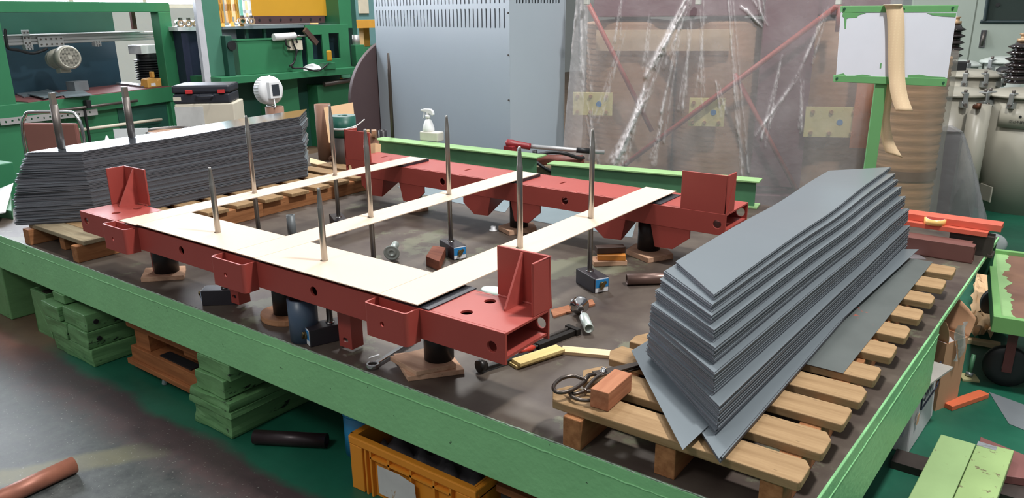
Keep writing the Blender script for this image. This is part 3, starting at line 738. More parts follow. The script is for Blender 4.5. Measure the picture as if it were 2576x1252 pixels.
# combination wrench
wr = thing('ring_spanner', 'chrome ring spanner lying beside the plywood pads at the right front', 'wrench', at(938, 925, .5)); w0 = wr.location
e = at(1016, 876, .5)-w0; L = e.length; e.normalize(); n = Vector((-e.y, e.x, 0)); MM = frame((0, 0, .004), e, (0, 0, 1))
mb = MB(); mb.plate(circ(0, 0, .021, 28), [[((.0128 if k % 2 else .0145)*math.cos(2*PI*k/24), (.0128 if k % 2 else .0145)*math.sin(2*PI*k/24)) for k in range(24)]], .012, MM); mb.build('ring_end', M_chrome, wr, bevel=.0015)
mb = MB(); mb.prism([(.018, -.008), (.03, -.0075), (L+.05, -.0085), (L+.05, .0085), (.03, .0075), (.018, .008)], .003, .010, MM); mb.build('shank', M_chrome, wr, bevel=.002)
lay('paper_scrap', ((926, 902), (930, 898), (954, 890), (955, 893)), .0008, M_white, 'tiny white scrap of paper above the ring spanner', 'paper', bevel=0)
# dark hammer-like tool under the right front bracket, bar clamp and screwdriver
M_tool = mat('blackened_tool_steel', (52, 50, 48), .38, .7, var=.2)
hm = thing('pry_bar', 'blackened bar with a rounded disc head, partly under the right front bracket', 'tool', at(1203, 938, .5)); h0 = hm.location
e = at(1420, 870, .5)-h0; e.z = 0; L = e.length; e.normalize()
mb = MB(); mb.rings([((0, 0, .022), .020), (e*.012+Vector((0, 0, .022)), .021), (e*.03+Vector((0, 0, .02)), .013)], 20); mb.build('head', M_tool, hm)
mb = MB(); mb.box((0, 0, 0), (L*.55, .022, .012), frame(e*(L*.3)+Vector((0, 0, .012)), e, (0, 0, 1))); mb.build('bar', M_tool, hm, bevel=.002)
bcl = thing('bar_clamp', 'dark bar clamp lying between the right front bracket and the grey socket tube', 'clamp tool', at(1352, 878, .5)); h0 = bcl.location
e = at(1452, 838, .5)-h0; L = e.length; e.normalize(); n = Vector((-e.y, e.x, 0))
mb = MB(); mb.box((L/2, 0, .010), (L, .022, .020), frame((0, 0, 0), e, (0, 0, 1))); mb.build('bar', M_tool, bcl, bevel=.002)
mb = MB(); mb.cyl(n*.03+e*(-.06)+Vector((0, 0, .01)), n*.03+e*L*.95+Vector((0, 0, .014)), .006); mb.build('screw', M_steel, bcl)
mb = MB(); mb.box((L-.01, .012, .012), (.02, .06, .024), frame((0, 0, 0), e, (0, 0, 1))); mb.build('jaw', M_tool, bcl, bevel=.002)
a = at(1308, 892, .5); b = at(1346, 880, .5); a.z = b.z = .512
sd = thing('screwdriver', 'red handled screwdriver in front of the open end of the front clamp beam', 'screwdriver', a); e = (b-a).normalized()
MB().rings([((0, 0, 0), .008), (e*.01, .0105), (e*.05, .0105), (e*.06, .006)], 12).build('handle', mat('red_plastic', (190, 60, 44), .4), sd)
MB().cyl(e*.058, e*.11, .0035).build('blade', M_steel, sd)
# plywood slats in front of the clamp's open end
def slat(p0, p1, w, h, m, label, z=.5):
    a = at(*p0, z); b = at(*p1, z); d = b-a
    o = MB().box((0, 0, h/2), (d.length, w, h)).build('wood_offcut', m, bevel=.001); c = (a+b)/2
    o.location = (c.x, c.y, z); o.rotation_euler.z = math.atan2(d.y, d.x); return tag(o, label, 'wood piece')
slat((1288, 922), (1405, 884), .05, .011, M_yply, 'lower yellow plywood slat on the platform by the red clamp end')
slat((1298, 916), (1410, 879), .047, .011, M_yply, 'upper yellow plywood slat lying on another by the red clamp end', .5115)
slat((1413, 884), (1535, 895), .045, .012, M_cply, 'cream plywood slat lying between the yellow slats and the pallet')

# ------------------------------------------------------------------ on the right pallet: tin snips and a reddish block
Z6 = .6105
a = at(1505, 1030, Z6); b = at(1568, 975, Z6)
o = board('timber_block', ((a+b)/2).xy, (.135, .052, .052), math.atan2(b.y-a.y, b.x-a.x), M_mahog, 'reddish timber block lying across the front of the right pallet', 'wood block', Z6)
sn = thing('tin_snips', 'big dark tailor style shears lying on the front of the right pallet', 'shears', at(1518, 938, Z6), 0); s0 = sn.location
def sp(x, y, h): return at(x, y, Z6+h)-s0
M_shear = mat('oiled_shear_steel', (92, 84, 78), .3, .85, var=.2, scale=9)
ring = [sp(*q, .024) for q in ((1462, 950), (1440, 945), (1412, 952), (1393, 970), (1398, 984), (1420, 986), (1448, 975), (1470, 958))]
mb = MB(); mb.rings([(p, .0055) for p in bez(ring+[ring[0]], 6)], 10); mb.rings([(p, .007-.002*k/18) for k, p in enumerate(bez([ring[-1], sp(1480, 945, .026), sp(1488, 942, .02), sp(1530, 935, .015)], 6))], 10)
mb.build('upper_handle', M_shear, sn)
ring = [sp(*q, .012) for q in ((1432, 986), (1448, 990), (1470, 984), (1492, 986), (1490, 1004), (1465, 1006), (1440, 998))]
mb = MB(); mb.rings([(p, .005) for p in bez(ring+[ring[0]], 6)], 10); mb.rings([(p, .006) for p in bez([sp(1470, 984, .014), sp(1485, 965, .016), sp(1500, 950, .018), sp(1520, 938, .02)], 6)], 10)
mb.rings([(sp(1432, 986, .012), .005), (sp(1422, 984, .010), .002)], 8)
mb.build('lower_handle', M_shear, sn)
def blade(p, q, w0, w1, h, t):
    a, b = sp(*p, h), sp(*q, h); d = (b-a).normalized(); n = Vector((-d.y, d.x, 0))
    return [a+n*w0, a-n*w0, b-n*w1, b+n*w1], t
mb = MB()
pts, t = blade((1498, 944), (1625, 913), .017, .009, .016, .006); mb.hexa(pts, [v+Vector((0, 0, t)) for v in pts]); mb.build('upper_blade', M_shear, sn, bevel=.001)
mb = MB(); pts, t = blade((1525, 945), (1630, 921), .013, .007, .008, .006); mb.hexa(pts, [v+Vector((0, 0, t)) for v in pts]); mb.build('lower_blade', M_shear, sn, bevel=.001)
mb = MB(); q = sp(1518, 936, .02); mb.lathe([(0, 0), (.011, 0), (.011, .004), (.0075, .005), (.0075, .012), (.0045, .012), (.004, .008), (0, .008)], Matrix.Translation(q), 18); mb.build('pivot_bolt', M_chrome, sn)

# ------------------------------------------------------------------ right rear of the platform: square tube, red channels, tape, foil
M_brown = mat('brown_primer', (104, 66, 60), .55, var=.12, scale=4)
M_redch = mat('bright_red_primer', (206, 98, 78), .35, var=.08, scale=4)
def boxtube(a, b, w, h, t, name, m, label, cat, z):
    d = b-a; d.z = 0; L = d.length; o = MB()
    M = Matrix.Translation(((a.x+b.x)/2, (a.y+b.y)/2, z)) @ Matrix.Rotation(math.atan2(d.y, d.x), 4, 'Z')
    o.b2((-L/2, -w/2, 0), (L/2, w/2, t), M); o.b2((-L/2, -w/2, h-t), (L/2, w/2, h), M); o.b2((-L/2, -w/2, t), (L/2, -w/2+t, h-t), M); o.b2((-L/2, w/2-t, t), (L/2, w/2, h-t), M)
    return tag(o.build(name, m, bevel=.0015), label, cat)
a = at(2270, 636, .5); b = at(2444, 664, .5); d = (b-a).normalized(); n = Vector((-d.y, d.x, 0))
boxtube(a-d*.35+n*.03, b+n*.03, .06, .078, .004, 'square_tube', M_brown, 'brown primed square steel tube lying beside the end of the right pallet', 'tube', .5)
boxtube(a-d*.3+n*.10, b-d*.02+n*.10, .06, .070, .004, 'square_tube', M_brown, 'second brown steel tube lying behind the nearer one, below the red channels', 'tube', .5)
def channel(c0, c1, w, h, z, label):
    d = c1-c0; d.z = 0; L = d.length; M = Matrix.Translation(((c0.x+c1.x)/2, (c0.y+c1.y)/2, z)) @ Matrix.Rotation(math.atan2(d.y, d.x), 4, 'Z')
    o = MB(); t = .006
    o.b2((-L/2, -w/2, h-t), (L/2, w/2, h), M); o.b2((-L/2, -w/2, 0), (L/2, -w/2+t, h-t), M); o.b2((-L/2, w/2-t, 0), (L/2, w/2, h-t), M)
    return tag(o.build('steel_channel', M_redch, bevel=.001), label, 'channel')
tb = thing('support_block', 'dark brown steel block carrying the red channels at the rear right corner', 'block', b+n*.19+d*-.02)
MB().b2((-.1, -.035, 0), (.075, .035, .095)).build('block_body', M_darksteel, tb, bevel=.002); tb.rotation_euler = (0, 0, math.atan2(d.y, d.x))
MB().b2((.06, -.045, 0), (.082, .045, .012)).build('block_foot', M_darksteel, tb)
c1 = Vector((b.x, b.y, 0))
channel(a-d*.3+n*.17, c1+d*.03+n*.17, .07, .022, .5955, 'lower red channel bar lying on the support block at the rear right')
channel(a-d*.3+n*.215, c1+d*.075+n*.215, .09, .03, .6185, 'upper red channel bar at the rear right corner of the platform')
M_tape = mat('amber_tape', (232, 186, 110), .3, var=.05); M_card = mat('cardboard', (196, 156, 118), .8, var=.06, scale=4)
ta = at(2322, 582, .615); ta = Vector((ta.x, ta.y, .619))
tp = thing('tape_roll', 'roll of amber packing tape resting on the red channel bars', 'tape', at(2323, 570, .619)+Vector((0, 0, .0)))
MB().tube((0, 0, 0), (0, 0, .026), .046, .0385).build('tape_winding', M_tape, tp); MB().tube((0, 0, 0), (0, 0, .0265), .0383, .036).build('core', mat('lilac_core', (182, 178, 206), .6), tp)
tp.location = (a+d*.09+n*.165).x, (a+d*.09+n*.165).y, .618
M_foil = mat('crumpled_foil', (206, 208, 212), .25, .8, bump=.8, bscale=30)
lay('foil_strip', ((2262, 652), (2280, 640), (2312, 642), (2330, 653), (2300, 652)), .004, M_foil, 'crumpled silver foil strip on the platform beside the brown tube', 'foil', bevel=0)

# ------------------------------------------------------------------ left rear of the platform: tubes, rolls, cable drum
M_kraft = mat('kraft_tube', (134, 100, 82), .75, var=.1, scale=5)
M_kraftl = mat('pressboard_roll', (222, 184, 142), .65, var=.05, scale=4)
a = at(822, 400, .5); b = up(806, 262, a)
tu = thing('cardboard_tube', 'tall brown cardboard tube standing behind the end of the left stack', 'tube', a)
MB().tube((0, 0, 0), (0, 0, b.z-.5), .062, .054).build('tube_wall', M_kraft, tu); MB().lathe([(0, 0), (.054, 0)], Matrix.Translation((0, 0, b.z-.506)), 24).build('end_disc', M_kraft, tu)
a = at(855, 400, .5)
ro = thing('pressboard_roll', 'low coil of cream pressboard tape standing behind the left end of the rear clamp', 'roll', (a.x+.06, a.y+.02, .5))
mb = MB()
for k in range(9): mb.tube((0, 0, .0), (0, 0, .115+.001*(k % 2)), .105-.008*k, .0985-.008*k, 36)
mb.build('winding', M_kraftl, ro)
a2 = at(836, 405, .5); tag(MB().tube((a2.x, a2.y, .5), (a2.x, a2.y+.02, .508), .04, .02).build('pressboard_ring', M_kraft), 'small brown ring leaning at the foot of the pressboard coil', 'ring')
bd = at(805, 412, .5)
# ------------------------------------------------------------------ background left: green cutting line with conveyor rail and motor
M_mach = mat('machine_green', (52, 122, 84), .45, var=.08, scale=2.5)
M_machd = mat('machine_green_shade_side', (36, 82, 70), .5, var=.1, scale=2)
M_panel = mat('blue_green_guard', (34, 62, 76), .5, var=.08, scale=2)
M_alu = mat('aluminium_profile', (196, 196, 196), .38, .5, var=.03)
M_motor = mat('motor_grey', (176, 174, 162), .45, .2, var=.06)
M_yel = mat('press_yellow', (200, 150, 44), .45, var=.05, scale=2)
M_yelo = mat('fixture_yellow', (214, 158, 66), .5, var=.08)
def loc(root, px, py, lx):
    """point on the plane x = lx of the root's own frame"""
    n = root.matrix_basis.to_3x3() @ Vector((1, 0, 0)); p = root.matrix_basis @ Vector((lx, 0, 0))
    return root.matrix_basis.inverted() @ hit(px, py, p, n)
def locy(root, px, py, ly):
    n = root.matrix_basis.to_3x3() @ Vector((0, 1, 0)); p = root.matrix_basis @ Vector((0, ly, 0))
    return root.matrix_basis.inverted() @ hit(px, py, p, n)
LM = thing('cutting_line', 'long green machine at the upper left with an aluminium rail across its opening', 'machine', (-7.67, 2.80, 0), .218)
c0 = loc(LM, 402, 60, 0).y; c1 = loc(LM, 441, 120, 0).y
ztop = loc(LM, 200, 4, 0).z; zb = loc(LM, 200, 31, 0).z; zt = loc(LM, 200, 243, 0).z; zt2 = loc(LM, 200, 285, 0).z
l0 = loc(LM, 30, 200, 0).y
MB().b2((-.22, -1.6, zb), (0, c1, ztop)).build('top_beam', M_mach, LM, bevel=.006)
MB().b2((-.12, c0, 0), (0, c1, zb)).build('column', M_mach, LM, bevel=.006)
MB().b2((-.22, l0-.30, 0), (0, l0, zb)).build('column', M_mach, LM, bevel=.006)
MB().b2((-.95, -1.6, zt2), (.012, c1+.01, zt)).build('bed_front', M_mach, LM, bevel=.004)
MB().b2((-.95, .25, zt), (.01, c1, zt+.006)).build('bed_lining', mat('maroon_lining', (120, 72, 72), .6, var=.1), LM)
MB().b2((-.95, -1.6, 0), (-.05, c1-.05, zt2)).build('body', M_mach, LM)
a = loc(LM, 300, 262, 0); b = loc(LM, 412, 330, 0)
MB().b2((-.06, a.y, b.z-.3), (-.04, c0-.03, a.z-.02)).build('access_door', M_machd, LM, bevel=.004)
# slotted rail, pipe and cream bar on the front
def bar(root, p, q, lx, r, name, m, n=12):
    a = loc(root, *p, lx); b = loc(root, *q, lx); return MB().cyl(a, b, r, n=n).build(name, m, root)
a = loc(LM, 0, 307, .03); b = loc(LM, 245, 281, .03); L = (b-a).length
mb = MB(); k = int(L/.06)
mb.plate([(0, -.03), (L, -.03), (L, .03), (0, .03)], [slot(.05+i*.06, .004*((i % 3)-1), .022, .007, i % 2 == 0) for i in range(k-1)], .004, frame(a, b-a, (1, 0, 0)))
mb.build('slotted_rail', M_alu, LM)
bar(LM, (147, 278), (345, 253), .05, .014, 'grey_pipe', M_steel); bar(LM, (198, 327), (406, 300), .02, .016, 'cream_rail', M_cream)
p = loc(LM, 220, 262, .05); MB().box(p, (.05, .05, .08)).build('pipe_bracket', M_black, LM, bevel=.004)
p = loc(LM, 220, 310, .05); MB().b2((.03, p.y-.01, p.z-.3), (.05, p.y+.01, p.z+.15)).build('cable_drop', M_black, LM)
# conveyor rail: grooved aluminium extrusion behind the columns
lx = -.32; a = loc(LM, 100, 88, lx); b = loc(LM, 100, 112, lx); y1 = loc(LM, 446, 85, lx).y
rail = MB(); h = (a.z-b.z)
for i in range(3):
    rail.b2((lx-.09, -1.4, b.z+h*i/3+.004), (lx, y1, b.z+h*(i+1)/3-.004))
rail.b2((lx-.09, -1.4, b.z), (lx-.012, y1, a.z)); rail.build('aluminium_rail', M_alu, LM, bevel=.002)
MB().b2((lx-.12, -1.4, a.z), (lx+.05, y1-.5, a.z+.008)).build('rail_cover', M_white, LM)
def studplate(px0, py0, px1, py1, lx_, name, cols, rows):
    a = loc(LM, px0, py0, lx_); b = loc(LM, px1, py1, lx_)
    o = MB().b2((lx_, a.y, b.z), (lx_+.012, b.y, a.z)).build(name, M_alu, LM, bevel=.002)
    mb = MB()
    for i in range(cols):
        for j in range(rows):
            y = a.y+(b.y-a.y)*(i+.5)/cols; z = b.z+(a.z-b.z)*(j+.5)/rows; mb.cyl((lx_+.012, y, z), (lx_+.02, y, z), .008, n=10)
    mb.build('bolt_heads', M_steel, o); return o
studplate(52, 76, 78, 114, lx+.002, 'joint_plate', 2, 3); studplate(92, 92, 161, 116, lx+.003, 'motor_plate', 5, 2)
for px, py in ((70, 118), (243, 110)):
    q = loc(LM, px, py, lx+.004); mb = MB(); mb.box(q, (.05, .075, .012)); mb.box(q, (.05, .012, .06)); mb.box(q+Vector((0, -.028, 0)), (.05, .014, .05)); mb.box(q+Vector((0, .028, 0)), (.05, .014, .05))
    mb.build('profile_end', M_alu, LM)
# geared motor hung from the rail
mo = thing('electric_motor', 'round grey electric motor with a fan grille hanging from the aluminium rail', 'motor', (0, 0, 0))
F = LM.matrix_basis @ loc(LM, 176, 144, .02); ax = (-(CF)*.66 + CR*.78 + Vector((0, 0, -.10))).normalized(); R_ = .112
mo.matrix_basis = frame(F, Vector((ax.y, -ax.x, 0)), ax)
mo.location = F
pr_m = [(0, -.36), (.09, -.36), (.09, -.30), (.078, -.295)]
for i in range(9): pr_m += [(.078, -.29+i*.02), (.098, -.288+i*.02), (.098, -.280+i*.02), (.078, -.278+i*.02)]
MB().lathe(pr_m+[(.078, -.10), (0, -.10)], None, 32, False).build('finned_body', M_motor, mo)
MB().lathe([(.085, -.11), (R_, -.10), (R_, -.025), (R_-.012, -.004), (.088, 0), (.088, -.012), (0, -.012)], None, 36).build('fan_cover', M_motor, mo)
gr = MB()
for i in range(-7, 8):
    d = i*.011; w = math.sqrt(max(.0001, .086**2-d*d)); gr.box((d, 0, -.004), (.0035, 2*w, .004)); gr.box((0, d, -.004), (2*w, .0035, .004))
gr.box((0, 0, -.002), (.034, .034, .008)); g_ = gr.build('fan_grille', M_motor, mo)
MB().lathe([(0, -.0115), (.087, -.0115)], None, 32).build('grille_shadow', M_black, mo)
MB().box((0, .11, -.21), (.10, .05, .11)).build('terminal_box', M_motor, mo, bevel=.008)
cb = [LM.matrix_basis @ loc(LM, x, y, lx+.08) for x, y in ((12, 72), (16, 105), (22, 122), (45, 126), (80, 134), (105, 128), (118, 122))]
tag(MB().rings([(p, .014) for p in bez(cb, 6)], 10).build('power_cable', M_black), 'thick dark cable looping from the machine column to the grey motor', 'cable')
# guard panels and second motor behind
a = loc(LM, 26, 150, -.75); b = loc(LM, 296, 150, -.75)
MB().b2((-.80, a.y-.6, zt), (-.75, b.y, 1.42)).build('rear_guard', M_panel, LM)
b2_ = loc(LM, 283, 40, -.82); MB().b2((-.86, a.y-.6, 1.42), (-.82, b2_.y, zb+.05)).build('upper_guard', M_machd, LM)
m2 = thing('electric_motor', 'black finned motor standing behind the right column of the cutting line', 'motor', LM.matrix_basis @ Vector((-.45, loc(LM, 372, 160, -.45).y, zt)), .218)
hh = loc(LM, 372, 112, -.45).z-zt
pf = [(0, 0), (.1, 0), (.1, .03)]
for i in range(9): pf += [(.105, .05+i*hh*.06), (.14, .055+i*hh*.06), (.14, .065+i*hh*.06), (.105, .07+i*hh*.06)]
MB().lathe(pf+[(.11, hh*.7), (.11, hh*.78), (0, hh*.78)], None, 28, False).build('finned_body', M_black, m2)
MB().b2((-.1, -.15, hh*.78), (.1, .05, hh)).build('top_box', mat('pale_lid', (220, 224, 226), .3), m2, bevel=.006)
MB().b2((-.05, .06, hh*.05), (.12, .26, hh*.98)).build('switch_box', M_black, m2, bevel=.006)
# foot pedal on the bed
a = LM.matrix_basis @ loc(LM, 380, 219, -.10); a.z = zt+.007
fp = thing('foot_pedal', 'ochre yellow foot pedal box on the machine bed by its right column', 'pedal', a, .218)
M_ochre = mat('ochre_paint', (206, 154, 76), .5, var=.1)
MB().hexa([(-.06, -.09, 0), (.06, -.09, 0), (.06, .09, 0), (-.06, .09, 0)], [(-.05, -.075, .09), (.05, -.075, .09), (.045, .03, .10), (-.045, .03, .10)]).build('pedal_body', M_ochre, fp, bevel=.008)
MB().box((0, .035, .13), (.05, .03, .06)).build('pedal_lever', M_ochre, fp, bevel=.006); MB().box((.062, -.02, .03), (.002, .06, .03)).build('sticker', M_white, fp)
MB().hexa([(-.03, .06, 0), (.05, .06, 0), (.05, .1, 0), (-.03, .1, 0)], [(-.03, .05, .06), (.05, .05, .06), (.05, .105, .09), (-.03, .105, .09)]).build('pedal_hood', M_ochre, fp, bevel=.005)
# sheets and oddments on the bed
def on_bed(name, pts, h, m, label, cat, z):
    P = [at(x, y, z) for x, y in pts]; return tag(MB().prism([(p.x, p.y) for p in P], z, z+h).build(name, m), label, cat)
M_shl = mat('light_steel_sheet', (170, 178, 184), .3, .6, var=.05)
on_bed('offcut_sheet', ((38, 236), (60, 222), (125, 217), (118, 234), (60, 246)), .012, M_shl, 'bright steel offcut sheet at the left end of the cutting line bed', 'metal sheet', zt+.008)
on_bed('offcut_sheet', ((70, 238), (120, 226), (160, 240), (110, 248)), .010, M_blsh, 'grey offcut sheet overlapping the bright one on the cutting line bed', 'metal sheet', zt+.021)
on_bed('offcut_sheet', ((150, 234), (205, 228), (232, 240), (165, 246)), .008, M_blsh, 'blue grey offcut lying in the middle of the cutting line bed', 'metal sheet', zt+.008)
on_bed('steel_bar', ((278, 211), (284, 207), (365, 216), (362, 221)), .02, M_shl, 'flat steel bar lying towards the yellow pedal on the cutting line bed', 'bar', zt+.007)
q = LM.matrix_basis @ loc(LM, 196, 222, -.45)
tag(MB().box((q.x, q.y, zt+.06), (.13, .16, .10), rz=.218).build('gearbox_block', mat('grey_cast_iron', (110, 116, 120), .5), bevel=.004), 'small grey block at the back of the cutting line bed', 'block')
# brown clamp bar above the rail
a = loc(LM, 333, 28, -.28); b = loc(LM, 338, 74, -.28)
MB().b2((-.31, a.y-.02, b.z), (-.28, a.y+.03, a.z+.01)).build('hanger_bar', mat('dark_brown_paint', (92, 50, 46), .5), LM)

# ------------------------------------------------------------------ green and yellow press
PR = thing('press_machine', 'large green press with a bright yellow ram, behind the floodlight and tubes', 'press', (-7.38, 4.83, 0), -.097)
zt = .95
fr_y1 = loc(PR, 905, 170, 0).y
MB().prism([(-1.3, -.02), (-.55, -.08), (0, 0), (0, fr_y1*.45), (-.06, fr_y1*.62), (-.06, fr_y1), (-1.3, fr_y1)], zt-.075, zt).build('table_slab', M_mach, PR, bevel=.004)
a = loc(PR, 668, 200, -.25); b = loc(PR, 755, 278, -.25); MB().b2((-.9, a.y, .0), (-.25, b.y, zt-.075)).build('pedestal', M_mach, PR, bevel=.004)
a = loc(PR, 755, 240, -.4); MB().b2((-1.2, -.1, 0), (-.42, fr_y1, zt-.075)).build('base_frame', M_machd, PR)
a = loc(PR, 800, 245, -.2); MB().b2((-.42, a.y, 0), (-.2, fr_y1, loc(PR, 830, 212, -.2).z)).build('lower_box', M_mach, PR, bevel=.004)
MB().cyl(loc(PR, 815, 212, -.15), loc(PR, 900, 198, -.15), .03).build('roller_bar', M_steel, PR)
a = loc(PR, 596, 100, -.12); b = loc(PR, 764, 178, -.12); MB().b2((-.5, a.y, zt), (-.12, b.y, a.z-.012)).build('front_tank', M_mach, PR, bevel=.005)
MB().b2((-.52, a.y-.01, a.z-.012), (-.11, b.y+.01, a.z)).build('tank_lid', M_mach, PR)
a = loc(PR, 512, 50, -.2); b = loc(PR, 566, 150, -.2); zc = 2.15
MB().b2((-.32, a.y, zt), (-.2, loc(PR, 556, 60, -.2).y, zc)).build('column', mat('soft_green', (74, 128, 108), .5, var=.05), PR, bevel=.006)
a = loc(PR, 499, 60, -.17); MB().b2((-.24, a.y, zt-.1), (-.18, loc(PR, 512, 60, -.2).y-.002, zc)).build('column_cover', mat('pale_lilac', (196, 198, 206), .5), PR)
a = loc(PR, 566, 90, -.1); b = loc(PR, 592, 175, -.1); MB().b2((-.3, a.y, zt), (-.1, b.y, a.z)).build('valve_block', M_machd, PR, bevel=.005)
c = loc(PR, 582, 115, -.1); MB().cyl(c, c+Vector((.02, 0, 0)), .05).build('dark_flange', M_black, PR)
# bed plate, side panel with two openings, right column, ram
zbed = loc(PR, 700, 64, -.35).z
MB().b2((-1.2, loc(PR, 560, 66, -.3).y, zbed-.03), (-.3, loc(PR, 858, 66, -.3).y, zbed)).build('bed_plate', M_blsh, PR)
a = loc(PR, 768, 70, -.22); b = loc(PR, 882, 150, -.22); H_ = zbed-zt; Wd = b.y-a.y
mb = MB(); mb.plate([(0, 0), (Wd, 0), (Wd, H_), (0, H_)], [[(Wd*.13, H_*.22), (Wd*.36, H_*.22), (Wd*.36, H_*.78), (Wd*.13, H_*.78)], [(Wd*.52, H_*.22), (Wd*.76, H_*.22), (Wd*.76, H_*.80), (Wd*.52, H_*.80)]], .03, frame((-.25, a.y, zt), (0, 1, 0), (1, 0, 0)))
mb.build('side_panel', M_mach, PR, bevel=.003)
MB().b2((-.9, a.y, zt), (-.45, b.y, zbed-.031)).build('rear_body', M_panel, PR)
MB().b2((-.9, loc(PR, 596, 80, -.5).y, zt), (-.52, a.y-.01, zbed-.031)).build('dark_cavity', M_panel, PR)
for px in (622, 667): y = loc(PR, px, 85, -.4).y; MB().b2((-.44, y-.015, zt), (-.40, y+.015, zbed-.031)).build('cavity_post', M_machd, PR)
a = loc(PR, 853, 30, -.24); b = loc(PR, 884, 30, -.24); MB().b2((-.7, a.y, zbed-.05), (-.24, b.y, zc)).build('column', M_mach, PR, bevel=.005)
a = loc(PR, 632, 20, -.5); b = loc(PR, 838, 40, -.5); MB().b2((-1.0, a.y, b.z), (-.5, b.y, zc+.2)).build('ram', M_yel, PR, bevel=.005)
d0 = loc(PR, 638, 41, -.48); d1 = loc(PR, 818, 57, -.48); dd_ = MB().b2((-.9, d0.y, d1.z), (-.48, d1.y, d0.z)).build('die_bar', mat('brown_die_steel', (84, 62, 62), .5, .3, var=.15), PR)
mb = MB()
for k in range(7): y = d0.y+(d1.y-d0.y)*(k+.5)/7; mb.cyl((-.48, y, (d0.z+d1.z)/2), (-.475, y, (d0.z+d1.z)/2), .014, n=10)
mb.build('die_bolts', M_black, dd_)
# yellow guide fixtures, turquoise post, white ladder frame between column and ram
for k, (px0, px1) in enumerate(((548, 566), (570, 586), (590, 606))):
    a = loc(PR, px0, 10, -.35-.03*k); b = loc(PR, px1, 55, -.35-.03*k); mb = MB()
    mb.b2((-.40-.03*k, a.y, zbed+.04), (-.35-.03*k, a.y+.025, zc)); mb.b2((-.40-.03*k, b.y-.025, zbed+.04), (-.35-.03*k, b.y, zc)); mb.b2((-.40-.03*k, a.y, zbed+.16), (-.35-.03*k, b.y, zbed+.24))
    mb.hexa([(-.3, a.y-.02, zbed), (-.36, a.y-.02, zbed), (-.36, a.y+.03, zbed), (-.3, a.y+.03, zbed)], [(-.37, b.y-.03, zbed+.05), (-.40, b.y-.03, zbed+.05), (-.40, b.y, zbed+.05), (-.37, b.y, zbed+.05)])
    mb.build('guide_fixture', M_yelo, PR, bevel=.003)
a = loc(PR, 604, 20, -.33); MB().b2((-.36, a.y, zbed+.02), (-.33, a.y+.03, zc)).build('turquoise_post', mat('turquoise', (130, 206, 190), .5), PR)
mb = MB(); y0 = loc(PR, 613, 20, -.4).y; y1 = loc(PR, 632, 20, -.4).y
mb.b2((-.44, y0, zbed+.1), (-.40, y0+.02, zc)); mb.b2((-.44, y1-.02, zbed+.1), (-.40, y1, zc))
for k in range(6): mb.b2((-.44, y0, zbed+.14+k*.13), (-.40, y1, zbed+.17+k*.13))
mb.build('ladder_frame', M_white, PR)
M_bronze = mat('bronze_bush', (190, 158, 124), .4, .4)
def roller(px, py, root, lx_, label):
    c = root.matrix_basis @ loc(root, px, py, lx_); d = (-CF*.8+CR*.5); d.z = 0; d.normalize()
    t = thing('feed_roller', label, 'roller', c, 0, 'feed rollers')
    MB().tube(-d*.2, d*.0, .036, .026).build('roller_shell', M_chrome, t); MB().tube(d*-.004, d*.02, .036, .022).build('bush', M_bronze, t)
    MB().box((0, 0, .045), (.03, .03, .03)).build('set_screw', M_steel, t)
zr = zbed
for i, (px, n) in enumerate(((455, 'leftmost'), (475, 'second'), (494, 'rightmost'))): roller(px, 59, PR, -.55, '%s of three feed rollers on the white shelf left of the press column' % n)
roller(610, 53, PR, -.30, 'feed roller nearer the press column, under the turquoise post'); roller(633, 53, PR, -.30, 'feed roller next to the yellow ram, under the white ladder frame')
a = loc(PR, 446, 67, -.6); b = loc(PR, 508, 67, -.6)
sh = thing('roller_shelf', 'white shelf on dark legs holding three rollers, left of the press', 'shelf', PR.matrix_basis @ Vector((-.64, (a.y+b.y)/2-.05, 0)), -.097)
hw = (b.y-a.y)/2; MB().b2((-.15, -hw, a.z-.045), (.15, hw, a.z-.002)).build('shelf_top', M_white, sh); MB().b2((-.12, -hw+.05, 0), (.1, hw-.02, a.z-.045)).build('shelf_body', mat('navy_cabinet', (44, 48, 74), .5), sh)
# air cylinder, junction box, cable, cloth, lever
c0_ = loc(PR, 688, 94, -.05); c1_ = loc(PR, 742, 90, -.05)
MB().cyl(c0_, c1_, .04, n=20).build('air_cylinder', M_white, PR); MB().cyl(c1_, loc(PR, 775, 90, -.05), .010).build('piston_rod', M_chrome, PR)
a = loc(PR, 762, 70, -.06); MB().hexa([(-.08, a.y, a.z-.04), (-.04, a.y, a.z-.04), (-.04, a.y+.15, a.z-.2), (-.08, a.y+.15, a.z-.2)], [(-.08, a.y+.04, a.z), (-.04, a.y+.04, a.z), (-.04, a.y+.19, a.z-.16), (-.08, a.y+.19, a.z-.16)]).build('toggle_arm', mat('brown_arm', (92, 72, 66), .5, .3), PR)
a = loc(PR, 725, 102, -.08); b = loc(PR, 760, 125, -.08); j = MB().b2((-.12, a.y, b.z), (-.06, b.y, a.z)).build('junction_box', M_cream, PR, bevel=.004)
mb = MB()
for pts in (((735, 98), (738, 110), (745, 130), (740, 155), (728, 166)), ((730, 85), (742, 92), (748, 108)), ((748, 124), (742, 150), (735, 170), (765, 172), (800, 178), (826, 160)), ((718, 90), (720, 112), (730, 120))):
    mb.rings([(p, .010) for p in bez([loc(PR, x, y, -.03) for x, y in pts], 6)], 8)
mb.build('cables', M_black, PR)
M_cloth = mat('white_rag', (222, 224, 226), .9, var=.05, bump=.6, bscale=14)
p = PR.matrix_basis @ loc(PR, 792, 158, -.12)
rg = MB(); rr_ = random.Random(3)
